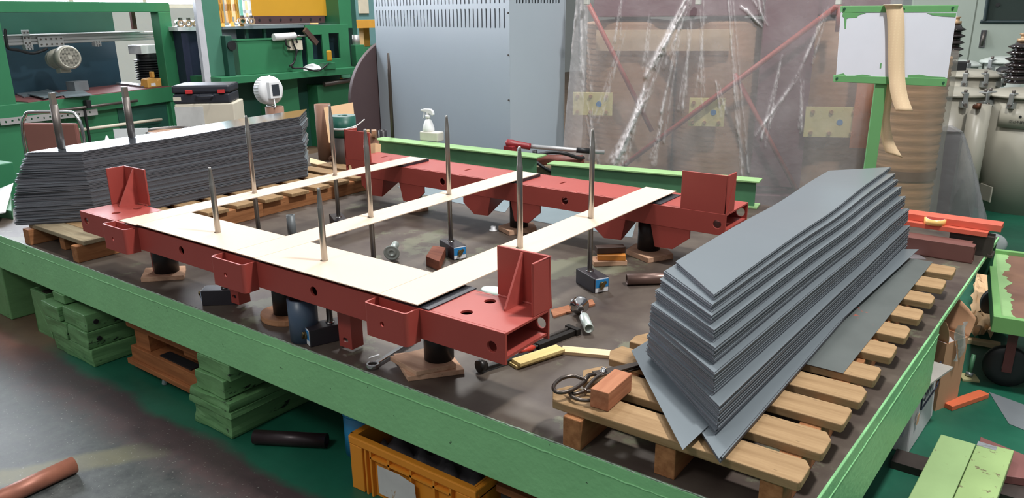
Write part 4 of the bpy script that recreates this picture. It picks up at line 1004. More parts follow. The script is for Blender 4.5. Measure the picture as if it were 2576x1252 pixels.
pts = [[(p.x-.06+.16*(i/7-.5)*1.0, p.y+.32*(j_/9-.5), zt+.004+.05*math.sin(PI*i/7)*math.sin(PI*j_/9)*(1+.7*rr_.random())) for j_ in range(10)] for i in range(8)]
tag(rg.grid(pts).build('rag', M_cloth, solid=.004, subsurf=1), 'crumpled white rag lying on the green press table', 'rag')
a = loc(PR, 815, 150, -.05); MB().b2((-.15, a.y, zt), (-.05, a.y+.16, zt+.08)).build('lever_block', M_mach, PR, bevel=.004)
c = loc(PR, 829, 140, -.04); MB().b2((-.06, c.y-.035, c.z-.06), (-.035, c.y+.035, c.z+.06)).build('yellow_lever', M_yel, PR, bevel=.012)
on_bed('steel_tray', ((838, 158), (885, 148), (905, 152), (860, 166)), .015, M_steel, 'dark tray strip on the right part of the press table', 'tray', zt+.001)
a = loc(PR, 886, 60, -.3); b = loc(PR, 902, 130, -.3); MB().b2((-.42, a.y, zt), (-.3, b.y, zc)).build('side_post', M_machd, PR, bevel=.004)
a = loc(PR, 886, 92, -.28); MB().cyl(Vector((-.26, a.y+.04, a.z-.1)), Vector((-.26, a.y+.04, a.z+.02)), .045).build('side_cylinder', M_alu, PR); MB().b2((-.3, a.y-.02, zt), (-.2, a.y+.12, a.z-.1)).build('cylinder_bracket', M_mach, PR, bevel=.004)
# deep background on the right of the press: yellow roller line, teal column with a socket box
yl = thing('roller_line', 'yellow framed roller line far behind the press, seen left of the grey cabinet', 'machine', far(915, 60, 10.5)*1, -.1)
yl.location.z = 0; zz = far(915, 50, 10.5).z
mb = MB(); mb.b2((-.4, -.6, zz-.10), (.4, .6, zz)); mb.build('rail', M_yelo, yl)
for k in (-.5, .0, .5): MB().b2((-.05, k-.05, 0), (.05, k+.05, zz-.1)).build('leg', M_yelo, yl)
MB().b2((-.3, -.5, zz-.75), (.3, .5, zz-.35)).build('green_base', M_mach, yl, bevel=.01)
tcol = thing('teal_column', 'teal painted column with a cream socket box, far behind the press', 'column', far(905, 20, 12)*1, -.4); tcol.location.z = 0
MB().b2((-.2, -.25, 0), (.2, .35, 3.2)).build('shaft', mat('teal_paint', (104, 148, 152), .6, var=.05), tcol)
MB().box((.22, -.02, 1.72), (.05, .16, .26)).build('socket_box', M_cream, tcol, bevel=.006)

# ------------------------------------------------------------------ between stack and machines: chair, drum, white box with tool case, floodlight
M_vinyl = mat('brown_vinyl', (142, 92, 84), .5, var=.08)
ch = thing('tube_chair', 'chrome tube chair with a brown vinyl back behind the left stack', 'chair', (-5.95, 2.46, 0), 0)
ch.matrix_basis = Matrix.Translation((-5.95, 2.46, 0)) @ Matrix.Rotation(YAW*-1-.12, 4, 'Z')
path = [(-.24, -.02, 0), (-.235, .0, .45), (-.235, .02, .80), (-.20, .03, .90), (-.14, .03, .925), (.14, .03, .925), (.20, .03, .90), (.235, .02, .80), (.235, 0, .45), (.24, -.02, 0)]
MB().rings([(p, .0125) for p in bez(path, 6)], 12).build('back_tube', M_chrome, ch)
MB().rings([(p, .0125) for p in bez([(-.23, .42, 0), (-.225, .40, .42), (-.2, .36, .44), (-.2, 0, .45)], 6)], 10).build('leg', M_chrome, ch)
MB().rings([(p, .0125) for p in bez([(.23, .42, 0), (.225, .40, .42), (.2, .36, .44), (.2, 0, .45)], 6)], 10).build('leg', M_chrome, ch)
MB().box((0, .012, .72), (.42, .035, .26)).build('backrest', M_vinyl, ch, bevel=.014); MB().box((0, .22, .47), (.42, .42, .05)).build('seat', M_vinyl, ch, bevel=.02)
dm = thing('steel_drum', 'open drum with a brown crusted top behind the left stack', 'drum', (-5.46, 3.08, 0))
zz = far(425, 325, 5.7).z
MB().lathe([(0, 0), (.17, 0), (.17, zz-.02), (.178, zz-.012), (.178, zz), (.160, zz), (.160, zz-.02)], None, 32).build('drum_shell', M_steel, dm); MB().lathe([(0, zz-.018), (.159, zz-.016)], None, 28).build('drum_filling', mat('brown_crust', (150, 116, 92), .9, bump=.5), dm)
wb = thing('white_cabinet', 'small white cabinet under the black tool case', 'cabinet', (-5.87, 3.62, 0), 0)
P = far(520, 262, 6.2); ang = math.atan2(CR.y, CR.x)+.12
wb.matrix_basis = Matrix.Translation((P.x, P.y, 0)) @ Matrix.Rotation(ang, 4, 'Z'); zz = P.z+.012
MB().box((0, .1, zz/2), (.46, .36, zz)).build('cabinet_body', M_cream, wb, bevel=.008); MB().box((-.12, -.083, zz/2), (.22, .006, zz-.04)).build('door', mat('grey_white', (206, 208, 206), .5), wb)
tc_ = thing('tool_case', 'black plastic tool case with red latches on top of the white cabinet', 'case', (P.x, P.y, zz), ang)
tc_.matrix_basis = Matrix.Translation((P.x-.02, P.y, zz+.001)) @ Matrix.Rotation(ang, 4, 'Z')
M_case = mat('case_plastic', (40, 44, 54), .5, var=.08)
MB().box((0, .08, .04), (.44, .33, .078)).build('case_base', M_case, tc_, bevel=.012); MB().box((0, .08, .113), (.45, .34, .064)).build('case_lid', M_case, tc_, bevel=.016)
M_redl = mat('red_latch', (196, 54, 56), .4)
for x in (-.09, .16): MB().box((x, -.096, .095), (.055, .02, .03)).build('latch', M_redl, tc_, bevel=.003)
MB().rings([(p, .008) for p in bez([(-.02, -.085, .07), (-.02, -.12, .06), (.09, -.12, .06), (.09, -.085, .07)], 5)], 8).build('carry_handle', M_case, tc_)
MB().box((-.19, -.087, .04), (.06, .003, .03)).build('sticker', M_cream, tc_)
# floodlight on a short tube
P = far(690, 268, 5.4)
st_ = thing('cardboard_tube', 'shorter brown cardboard tube under the white round floodlight', 'tube', (P.x, P.y, .5)); P = P-Vector((0, 0, .5)); MB().tube((0, 0, 0), (0, 0, P.z), .064, .055).build('tube_wall', M_kraft, st_)
MB().lathe([(0, P.z-.004), (.055, P.z-.004)], None, 24).build('end_disc', M_kraft, st_)
fl = thing('floodlight', 'white round LED floodlight seen from behind on the shorter tube', 'lamp', (P.x, P.y, P.z+.5))
axf = (-CF*.62+CR*.78+Vector((0, 0, -.12))).normalized()
M = Matrix.Translation((-.01, -.005, .115)) @ frame((0, 0, 0), Vector((-axf.y, axf.x, 0)), axf)
MB().lathe([(0, -.075), (.09, -.075), (.098, -.068), (.10, -.01), (.098, .004), (.08, .018), (0, .02)], M, 36).build('lamp_housing', M_white, fl)
fn = MB()
for k in range(30):
    a_ = 2*PI*k/30; fn.box((.0955*math.cos(a_), .0955*math.sin(a_), -.035), (.012, .005, .055), M @ Matrix.Identity(4), 0)
fn.build('cooling_fins', M_alu, fl)
MB().box((0, 0, .035), (.095, .115, .035), M).build('driver_box', M_white, fl, bevel=.004); MB().box((0, 0, .054), (.058, .078, .004), M).build('driver_label', mat('dark_label', (52, 58, 66), .3), fl)
MB().rings([(p, .004) for p in bez([M @ Vector((.0, .104, 0)), Vector((.05, -.03, .03)), Vector((.055, -.04, .004)), Vector((-.06, -.02, .004)), M @ Vector((.0, -.104, 0))], 6)], 8).build('bracket', M_white, fl)
# papers behind the stack, on a low bench
bn = thing('work_bench', 'low green bench behind the left stack', 'bench', (-5.25, 2.72, 0), .1)
MB().b2((-.2, -.6, .60), (.14, .14, .63)).build('bench_top', M_gdark, bn)
for x, y in ((-.17, -.55), (.10, -.55), (-.17, .10), (.10, .10)): MB().b2((x-.02, y-.02, 0), (x+.02, y+.02, .60)).build('leg', M_gdark, bn)
P = far(328, 323, 5.55); o = MB().b2((-.12, -.0015, 0), (.12, .0015, P.z-.632)).build('paper_sheet', M_white); o.location = (P.x, P.y, .632); o.rotation_euler.z = ang
tag(o, 'white paper sheet standing behind the shiny stack, left of the round drum', 'paper')
P = far(268, 341, 5.35); o = MB().cyl((0, 0, 0), (0, 0, P.z-.632), .06, .004, 12).build('paper_cone', M_white); o.location = (P.x, P.y, .632); tag(o, 'small white paper peak behind the shiny stack', 'paper')
gb = thing('green_cabinet', 'green steel box at the left picture edge behind the stack', 'cabinet', (-5.75, 1.75, 0), .1); MB().b2((-.3, -.6, 0), (.25, .25, .68)).build('box_body', M_mach, gb, bevel=.006); MB().b2((-.02, -.3, .68), (.1, -.2, .69)).build('box_hasp', M_gdark, gb)
# cable drum, rolls and boards at the left rear
P = far(862, 291, 5.2)
sp_ = thing('strap_coil', 'green plastic strapping coil with a white band beside the tall tube', 'coil', (P.x, P.y, .5)); P = P-Vector((0, 0, .5))
zl = far(855, 345, 5.2).z-.5
M_coil = mat('green_strap', (26, 84, 72), .4, var=.06)
MB().tube((0, 0, zl), (0, 0, P.z), .086, .036, 36).build('winding', M_coil, sp_); MB().tube((0, 0, P.z-.002), (0, 0, P.z+.003), .085, .037, 36).build('top_face', mat('coil_face', (120, 140, 138), .5), sp_)
MB().tube((0, 0, (zl+P.z)/2-.018), (0, 0, (zl+P.z)/2-.004), .088, .085, 36).build('white_band', M_white, sp_); MB().lathe([(0, 0), (.09, 0), (.09, zl-.002), (0, zl-.002)], None, 28).build('stand', M_darksteel, sp_)
MB().rings([(p, .004) for p in bez([(.07, -.055, (zl+P.z)/2-.01), (.11, .02, (zl+P.z)/2+.01), (.15, .06, (zl+P.z)/2+.05)], 6)], 6).build('loose_end', M_white, sp_)
def lean(name, pts, th, m, label, cat):
    P = [Vector(p) for p in pts]; n = (P[1]-P[0]).cross(P[2]-P[0]).normalized()*th
    return tag(MB().hexa(P, [p+n for p in P]).build(name, m), label, cat)
lean('board', [far(828, 360, 5.7), far(897, 350, 5.7), far(888, 258, 5.75), far(815, 271, 5.75)], .006, M_kraftl, 'pale cream board leaning behind the green strapping coil', 'board')
lean('pressboard_piece', [at(938, 402, .503), at(950, 400, .503), far(946, 325, 4.68), far(934, 326, 4.68)], .01, M_board, 'narrow cream pressboard piece standing behind the left upright bracket of the rear beam', 'board')
lean('pressboard_piece', [at(925, 398, .503)+Vector((0, .03, 0)), at(932, 397, .503)+Vector((0, .03, 0)), far(929, 325, 4.7), far(921, 326, 4.7)], .01, M_cply, 'thin cream board standing between the steel ring pipe and the upright bracket', 'board')
lean('brown_board', [far(922, 395, 4.85), far(956, 392, 4.8), far(953, 355, 4.85), far(925, 328, 4.9)], .008, M_kraft, 'brown triangular board behind the left green I-beam end', 'board')
lean('cream_block', [far(925, 392, 4.78), far(958, 392, 4.72), far(958, 362, 4.72), far(925, 366, 4.78)], .05, M_kraftl, 'cream pressboard block at the left end of the green I-beam', 'block')
P = at(915, 395, .5)+Vector((0, .12, 0)); zt_ = up(915, 329, (P.x-.02, P.y+.12, 0)).z
tag(MB().tube((P.x-.02, P.y+.12, .5), (P.x-.02, P.y+.12, zt_), .034, .027).build('steel_pipe', M_pipe), 'dark open pipe standing behind the left upright bracket of the rear beam', 'pipe')
lean('plank', [at(790, 421, .5), at(860, 438, .5), at(860, 428, .52), at(790, 408, .52)], .05, M_cply, 'pale plank lying at the foot of the cardboard tube', 'plank')
# ------------------------------------------------------------------ grey louvred cabinet
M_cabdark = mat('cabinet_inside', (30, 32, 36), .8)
P = far(1284, 345, 5.8)
CB = thing('louvred_cabinet', 'tall pale blue-grey steel cabinet with two rows of ventilation slots', 'cabinet', (P.x, P.y, 0), -.297)
W_ = -locy(CB, 943, 60, 0).x; D_ = loc(CB, 1419, 200, 0).y; HC = 2.25
s0_ = locy(CB, 1120, 23, 0).z; s1_ = locy(CB, 1120, 69, 0).z; u1 = locy(CB, 1120, 12, 0).z
sl = s0_-s1_; zc0 = (s0_+s1_)/2; pitch = .0290; holes = []
n = 36
for i in range(n):
    x = -W_+.025+(i+.5)*(W_-.06)/n
    holes.append(slot(x+W_/2, zc0, sl, .0078)); holes.append(slot(x+W_/2, u1+sl/2, sl, .0078)); holes.append(slot(x+W_/2, u1+sl*1.75+.03, sl, .0078))
mb = MB(); mb.plate([(-W_/2, 0), (W_/2, 0), (W_/2, HC), (-W_/2, HC)], holes, .006, frame((-W_/2, .006, 0), (1, 0, 0), (0, -1, 0)))
mb.build('front_panel', M_grey, CB)
mb = MB(); ns = int(D_/.034)
mb.plate([(0, 0), (D_, 0), (D_, HC), (0, HC)], [slot(.05+(i+.5)*(D_-.1)/ns, s0_+.03+sl/2, sl, .006) for i in range(ns)], .006, frame((-.006, .006, 0), (0, 1, 0), (1, 0, 0)))
mb.build('side_panel', M_grey, CB)
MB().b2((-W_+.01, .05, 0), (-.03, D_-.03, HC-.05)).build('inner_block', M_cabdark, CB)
MB().b2((-W_, .006, 0), (-W_+.006, D_, HC)).build('side_panel', M_grey, CB); MB().b2((-W_, D_-.006, .0), (0, D_, HC)).build('rear_panel', M_grey, CB); MB().b2((-W_, 0, HC), (0, D_, HC+.01)).build('roof', M_grey, CB)
mb = MB()
for z in (.35, .62, .95, 1.28, 1.58, 1.9):
    mb.cyl((-.012, 0, z), (-.012, -.008, z), .007, n=10); mb.cyl((-W_, .02, z+.02), (-W_-.014, .02, z+.02), .009, n=10)
mb.build('panel_screws', M_darksteel, CB)
mb = MB()
for i in range(6): mb.b2((-W_+.02+i*.16, .02, s1_+sl*.5), (-W_+.10+i*.16, .03, s1_+sl*.62))
mb.build('inner_busbar', M_cream, CB)

# big brown disc leaning along the cabinet's left side
t_ = 7.0
while (CB.matrix_basis.inverted() @ far(1027, 250, t_)).x > -W_-.04: t_ += .05
c = far(1027, 250, t_); rd_ = 160*t_/1908
dk = thing('steel_disc', 'huge dark brown disc standing on edge left of the grey cabinet', 'disc', (c.x, c.y, 0))
MB().lathe([(0, -.03), (rd_, -.03), (rd_, .03), (0, .03)], frame((0, 0, c.z), (0, 0, 1), (.956, -.293, 0)), 72, False).build('disc_plate', mat('dark_brown_plate', (84, 68, 70), .55, .2, var=.05, scale=3), dk, bevel=.004)
MB().box((0, 0, (c.z-rd_+.03)/2), (.12, .34, c.z-rd_+.03), rz=-.297).build('cradle', M_darksteel, dk)
# ------------------------------------------------------------------ transformer under a clear plastic sheet
M_coilw = mat('wrapped_coil', (176, 142, 116), .6, var=.12, scale=3, stretch=(1, 1, 6), bump=.4, bscale=5)
M_plum = mat('plum_core_paint', (106, 70, 82), .5, var=.1, scale=2)
M_yplate = mat('pale_yellow_laminate', (212, 208, 150), .5, var=.05)
M_strut = mat('red_strut_paint', (150, 66, 60), .5, var=.08)
M_bar = mat('orange_barrier', (196, 120, 74), .6, var=.05)
A = far(1450, 400, 6.2); B = far(2200, 400, 5.75); A.z = B.z = 0
ev = (B-A); TL = ev.length; tz = math.atan2(ev.y, ev.x)
TR = thing('core_transformer', 'brown transformer with coils and red braces, dimly seen under the plastic sheet', 'transformer', (A+B)/2, tz)
def tl(px, py, ly): return locy(TR, px, py, ly)
RC = TL*.165
for i, x in enumerate((-TL/2+RC*1.05, 0, TL/2-RC*.75)):
    mb = MB(); mb.lathe([(RC*.55, .18), (RC, .2)]+[(RC+.006*((k % 2)*2-1), .2+k*.021) for k in range(1, 62)]+[(RC, 1.5), (RC*.55, 1.52)], Matrix.Translation((x, .52, 0)), 40)
    mb.build('coil', M_coilw, TR); MB().b2((x-.14, .40, .05), (x+.14, .66, 1.95)).build('core_leg', M_plum, TR)
MB().b2((-TL/2+.1, .12, 1.54), (TL/2, .72, 1.98)).build('top_yoke', M_plum, TR, bevel=.01); MB().b2((-TL/2+.1, .05, .02), (TL/2, .78, .18)).build('bottom_yoke', M_plum, TR, bevel=.01)
a = tl(1500, 76, .05); b = tl(1840, 128, .05); MB().b2((a.x, .05, b.z), (b.x, .10, a.z)).build('clamp_beam', mat('beige_clamp', (186, 166, 140), .6), TR)
a = tl(1920, 70, .08); b = tl(2010, 470, .08); MB().b2((a.x, .06, max(.05, b.z)), (b.x, .12, 1.7)).build('plum_panel', M_plum, TR)
for i, (x0, y0, x1, y1) in enumerate(((1442, 232, 1540, 290), (1735, 246, 1820, 318), (2028, 268, 2160, 346))):
    a = tl(x0, y0, -.02); b = tl(x1, y1, -.02); o = MB().b2((a.x, -.03, b.z), (b.x, -.01, a.z)).build('terminal_board', M_yplate, TR)
    mb = MB(); 
    for u_ in (.12, .45, .85): 
        for v_ in (.15, .85): mb.cyl((a.x+(b.x-a.x)*u_, -.03, b.z+(a.z-b.z)*v_), (a.x+(b.x-a.x)*u_, -.055, b.z+(a.z-b.z)*v_), .014, n=8)
    mb.build('terminal_bolts', M_bronze, o)
    MB().cyl(((a.x+b.x)/2+.05, -.03, (a.z+b.z)/2), ((a.x+b.x)/2+.05, -.034, (a.z+b.z)/2), .022).build('blue_dot', M_blue, o)
def strut(p, q, ly, r=.020):
    MB().cyl(tl(*p, ly), tl(*q, ly), r, n=8).build('brace', M_strut, TR)
strut((1550, 430), (2110, 12), -.10); strut((1480, 10), (1640, 330), -.06, .018); strut((1848, 186), (2010, 490), -.07, .018); strut((2112, 12), (2108, 80), -.1)
a = tl(2155, 205, -.03); b = tl(2216, 372, -.03); MB().b2((a.x, -.07, b.z), (b.x, -.05, 1.30)).build('barrier_board', M_bar, TR)
MB().b2((-TL/2+.15, .0, .0), (TL/2-.1, .06, .06)).build('skid', M_plum, TR)

def film_mat(name, alpha, tint, white, rough=.16):
    m = bpy.data.materials.new(name); m.use_nodes = True; N = m.node_tree.nodes; L = m.node_tree.links
    b = N['Principled BSDF']; b.inputs['Base Color'].default_value = rgb(*white); b.inputs['Roughness'].default_value = rough; b.inputs['Specular IOR Level'].default_value = .8
    tr = N.new('ShaderNodeBsdfTransparent'); tr.inputs[0].default_value = rgb(*tint)
    lw = N.new('ShaderNodeLayerWeight'); lw.inputs[0].default_value = .35
    no = N.new('ShaderNodeTexNoise'); no.inputs['Scale'].default_value = 3; no.inputs['Detail'].default_value = 5
    tc = N.new('ShaderNodeTexCoord'); L.new(tc.outputs['Object'], no.inputs['Vector'])
    mr = N.new('ShaderNodeMapRange'); mr.inputs[1].default_value = .3; mr.inputs[2].default_value = .75; mr.inputs[3].default_value = alpha*.75; mr.inputs[4].default_value = alpha*1.25; L.new(no.outputs['Fac'], mr.inputs[0])
    ad = N.new('ShaderNodeMath'); ad.operation = 'MULTIPLY_ADD'; L.new(lw.outputs['Facing'], ad.inputs[0]); ad.inputs[1].default_value = .28; L.new(mr.outputs[0], ad.inputs[2]); ad.use_clamp = True
    nb = N.new('ShaderNodeTexNoise'); nb.inputs['Scale'].default_value = 22; nb.inputs['Detail'].default_value = 4; L.new(tc.outputs['Object'], nb.inputs['Vector'])
    bp = N.new('ShaderNodeBump'); bp.inputs['Strength'].default_value = .35; bp.inputs['Distance'].default_value = .01; L.new(nb.outputs['Fac'], bp.inputs['Height']); L.new(bp.outputs[0], b.inputs['Normal'])
    mx = N.new('ShaderNodeMixShader'); L.new(ad.outputs[0], mx.inputs[0]); L.new(tr.outputs[0], mx.inputs[1]); L.new(b.outputs[0], mx.inputs[2])
    L.new(mx.outputs[0], N['Material Output'].inputs[0]); MATS[name] = m; return m
M_film = film_mat('clear_plastic_film', .27, (240, 236, 234), (236, 232, 234))
# the sheet hangs in front of the braces, folds radiating from its two hanging points
def seg(px, py, a, b):
    ax, ay = a; bx, by = b; t = max(0, min(1, ((px-ax)*(bx-ax)+(py-ay)*(by-ay))/((bx-ax)**2+(by-ay)**2)))
    return (px-ax-t*(bx-ax))*((by-ay))/math.hypot(bx-ax, by-ay) - (py-ay-t*(by-ay))*(bx-ax)/math.hypot(bx-ax, by-ay), math.hypot(px-ax-t*(bx-ax), py-ay-t*(by-ay)), t
from mathutils import noise as _nz
folds = [((1462, -40), (1408, 380), 22, .05), ((1474, -40), (1490, 240), 12, .03), ((1492, 240), (1512, 430), 12, .03), ((1752, -40), (1640, 190), 13, .06), ((1640, 190), (1540, 440), 15, .07), ((1700, 40), (1600, 300), 8, .04), ((1600, 300), (1552, 420), 8, .04), ((1718, 30), (1660, 340), 8, .045), ((1735, 20), (1712, 300), 8, .035),
         ((1764, 0), (1758, 260), 9, .035), ((1668, 290), (1640, 400), 7, .03), ((1826, -40), (1862, 450), 9, .05), ((1570, 0), (1556, 130), 6, .03), ((1910, 68), (1885, -30), 12, .05), ((1908, 68), (1850, 10), 6, .03), ((1952, 130), (1900, 360), 8, .035), ((2060, 20), (2000, 180), 8, .035), ((2000, 190), (1995, 330), 6, .025), ((1640, 20), (1625, 180), 6, .025), ((1795, 180), (1812, 280), 6, .03), ((1580, 60), (1500, 330), 7, .025), ((1990, 180), (1890, 330), 6, .025)]
_fr = random.Random(9); _f2 = []
for a, b, w, h in folds:
    for k in range(9 if h > .055 else 4):
        o0, o1 = _fr.uniform(-1, 1)*w*.8, _fr.uniform(-1, 1)*w*1.5; f0, f1 = _fr.uniform(0, .25), _fr.uniform(.7, 1)
        pa = (a[0]+(b[0]-a[0])*f0+o0, a[1]+(b[1]-a[1])*f0); pb = (a[0]+(b[0]-a[0])*f1+o1, a[1]+(b[1]-a[1])*f1)
        _f2.append((pa, pb, max(2.6, w*.28), h*.42))
folds = _f2
NX, NY = 420, 150
rows = []; hl_overlap = []
for j in range(NY+1):
    v = j/NY; row = []
    for i in range(NX+1):
        u_ = i/NX
        py = -45+565*v
        px = 1412+(2250-1412)*u_ + (1-v)*(50*(1-u_)**2)
        if u_ > .9: py -= max(0, v-.55)*(u_-.9)*900
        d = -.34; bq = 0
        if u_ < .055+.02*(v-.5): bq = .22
        if u_ > .92: d += ((u_-.92)/.08)**2*.12
        if u_ < .05: d += ((.05-u_)/.05)**2*.10
        for a, b, w, h in folds:
            if px < min(a[0], b[0])-30 or px > max(a[0], b[0])+30: continue
            sgn, dist, t = seg(px, py, a, b)
            w2 = w*(.6+.6*t)
            if dist < 3.2*w2:
                k = _nz.noise(Vector((t*14+a[0], sgn/w2*1.1, a[1]*.1))) + .6*_nz.noise(Vector((t*37, sgn/w2*2.3, a[0])))
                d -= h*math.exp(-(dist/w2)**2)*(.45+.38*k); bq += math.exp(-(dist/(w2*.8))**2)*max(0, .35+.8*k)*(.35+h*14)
        d += .018*_nz.noise(Vector((px*.011, py*.0035, 2.7))) + .010*_nz.noise(Vector((px*.035, py*.010, 8.1)))
        row.append(TR.matrix_basis @ (tl(px, py, 0)+Vector((0, d, 0)))); hl_overlap.append(min(1, bq))
    rows.append(row)
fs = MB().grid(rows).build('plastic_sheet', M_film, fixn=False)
at_ = fs.data.attributes.new('highlight_overlap', 'FLOAT', 'POINT')  # fold highlights painted as whiter, denser film; left strip is doubled film
if len(fs.data.vertices) == len(hl_overlap): at_.data.foreach_set('value', hl_overlap)
fn_ = M_film.node_tree; an = fn_.nodes.new('ShaderNodeAttribute'); an.attribute_name = 'highlight_overlap'
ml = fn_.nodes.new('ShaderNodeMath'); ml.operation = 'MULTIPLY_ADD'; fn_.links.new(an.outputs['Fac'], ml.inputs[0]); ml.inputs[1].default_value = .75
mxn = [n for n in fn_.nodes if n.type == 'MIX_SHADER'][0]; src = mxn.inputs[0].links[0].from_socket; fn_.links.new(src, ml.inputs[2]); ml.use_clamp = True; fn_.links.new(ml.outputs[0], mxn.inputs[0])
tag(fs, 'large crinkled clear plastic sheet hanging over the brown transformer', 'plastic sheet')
mb = MB(); M_clip = mat('white_clip', (214, 214, 208), .5)
for k, px in enumerate((1476, 1757, 2110)):
    p = TR.matrix_basis @ tl(px, 4, -.41); o = MB().box(p-CPOS[fs], (.035, .035, .04)).build('sheet_clip', M_clip, None, bevel=.004); o.location = Vector(p)-CPOS[fs]-Vector((0, 0, .02)); o.parent = fs; ('leftmost white clip at the top edge of the plastic sheet', 'middle white clip at the top of the plastic sheet', 'rightmost white clip at the top of the plastic sheet, by the sign')[k]
# wrapped coil at the right, under its own film
P = far(2268, 380, 5.1)
wc = thing('wrapped_coil', 'tall coil wound in brown corrugated paper with clear wrap, behind the green sign post', 'coil', (P.x, P.y+.12, 0))
pf = [(0, .06)]
for k in range(75): pf.append((.20+.006*(k % 2)+.003*math.sin(k*1.7), .06+k*.0165))
M_corr = mat('corrugated_kraft', (176, 140, 106), .6, var=.18, scale=5, stretch=(1, 1, 8), bump=.5, bscale=9)
MB().lathe(pf+[(0, 1.3)], None, 48).build('winding', M_corr, wc)
MB().lathe([(.211, .48), (.212, .545)], None, 40).build('strap', mat('brown_strap', (120, 96, 78), .5), wc)
mb = MB(); rws = []
for j in range(26):
    z = .05+1.27*j/25; rws.append([((.225+.006*math.sin(a_*9+j*.3)+.02*(1-j/25))*math.cos(a_), (.225+.006*math.sin(a_*9+j*.3)+.02*(1-j/25))*math.sin(a_), z) for a_ in [2*PI*k/72 for k in range(72)]])
mb.grid(rws, True, True); mb.build('clear_wrap', film_mat('clear_wrap_film', .10, (240, 238, 234), (224, 222, 218)), wc, fixn=False)
MB().lathe([(0, 0), (.19, 0), (.19, .058), (0, .058)], None, 24).build('base_ring', M_darksteel, wc)

# ------------------------------------------------------------------ hydraulic hand pump behind the green beams
P = far(1310, 420, 5.64)
hp = thing('hand_pump', 'red hydraulic hand pump with a steel lever, behind the gap between the green beams', 'pump', (P.x, P.y, 0))
def hl(px, py, t): return hp.matrix_basis.inverted() @ far(px, py, t+.14)
M_pumpred = mat('pump_red', (142, 40, 46), .4, var=.1)
bx0 = hl(1290, 420, 5.5); bx1 = hl(1480, 430, 5.45)
MB().box(((bx0.x+bx1.x)/2, (bx0.y+bx1.y)/2, .255), ((bx1-bx0).length+.12, .24, .51), rz=math.atan2((bx1-bx0).y, (bx1-bx0).x)).build('stand_box', wood('grey_timber_box', (150, 138, 112), (112, 100, 82), 'x'), hp)
MB().rings([(hl(1272, 362, 5.5), .02), (hl(1276, 361, 5.5), .032), (hl(1290, 362, 5.5), .032), (hl(1300, 363, 5.5), .026), (hl(1328, 368, 5.5), .024), (hl(1335, 369, 5.5), .026)], 16).build('lever_head', M_pumpred, hp)
a = hl(1283, 366, 5.5); MB().b2((a.x-.04, a.y-.03, .51), (a.x+.045, a.y+.03, a.z)).build('pump_head', M_pumpred, hp, bevel=.006)
MB().cyl(hl(1332, 368, 5.5), hl(1520, 383, 5.5), .016).build('lever_tube', M_alu, hp); MB().cyl(hl(1450, 377, 5.5), hl(1484, 380, 5.5), .020).build('lever_grip', M_black, hp)
MB().rings([(hl(1345, 404, 5.47), .045), (hl(1440, 404, 5.47), .045), (hl(1448, 403, 5.47), .038), (hl(1466, 402, 5.47), .036), (hl(1470, 402, 5.47), .02)], 18).build('reservoir', mat('rusty_red_tank', (118, 66, 56), .5, var=.3, scale=12), hp)
mb = MB(); mb.rings([(p, .013) for p in bez([hl(1335, 390, 5.4), hl(1350, 390, 5.35), hl(1385, 383, 5.35), (hl(1420, 386, 5.35)), hl(1455, 397, 5.4), hl(1468, 397, 5.45)], 6)], 10)
mb.rings([(p, .012) for p in bez([hl(1338, 398, 5.35), hl(1350, 408, 5.33), hl(1370, 422, 5.33), hl(1392, 433, 5.35)], 6)], 10); mb.build('hose', M_black, hp)
MB().cyl(hl(1340, 386, 5.4), hl(1352, 384, 5.4), .022).build('hose_coupling', M_black, hp)

# ------------------------------------------------------------------ sign stand with a draped pressboard tape
M_sign = mat('sign_green', (106, 164, 106), .45, var=.06, scale=4)
M_paper = mat('white_sign_paper', (224, 226, 236), .35, var=.02)
P0 = far(2205, 420, 4.06); nH = Vector((CF.x, CF.y, 0)).normalized()
sg = thing('sign_stand', 'green steel post with a blank white sign board in a green frame', 'sign', (P0.x, P0.y, 0), 0)
def sl_(px, py, off=0): return sg.matrix_basis.inverted() @ hit(px, py, P0-nH*off, nH)
def shexa(name, pts, th, m, off=0, bevel=.002, parent=None):
    P = [sl_(x, y, off) for x, y in pts]; return MB().hexa(P, [p+nH*th for p in P]).build(name, m, parent or sg, bevel=bevel)
a = sl_(2205, 420); lo = Vector((a.x-.03, a.y, 0)); hi = sl_(2241, 30); rt = Vector((CR.x, CR.y, 0)).normalized()
w = .033
MB().hexa([lo-rt*w, lo+rt*w, lo+rt*w+nH*.012, lo-rt*w+nH*.012], [hi-rt*w*.9, hi+rt*w*.9, hi+rt*w*.9+nH*.012, hi-rt*w*.9+nH*.012]).build('post', M_sign, sg, bevel=.002)
MB().box((lo.x, lo.y, .006), (.26, .26, .012)).build('foot_plate', M_sign, sg)
bd = shexa('sign_board', [(2116, 30), (2407, 32), (2383, 196), (2104, 192)], .004, M_paper, .004, 0)
shexa('frame_bar', [(2119, 15), (2412, 13), (2408, 31), (2118, 32)], .025, M_sign, .006); shexa('frame_bar', [(2101, 189), (2384, 198), (2380, 218), (2100, 206)], .025, M_sign, .008)
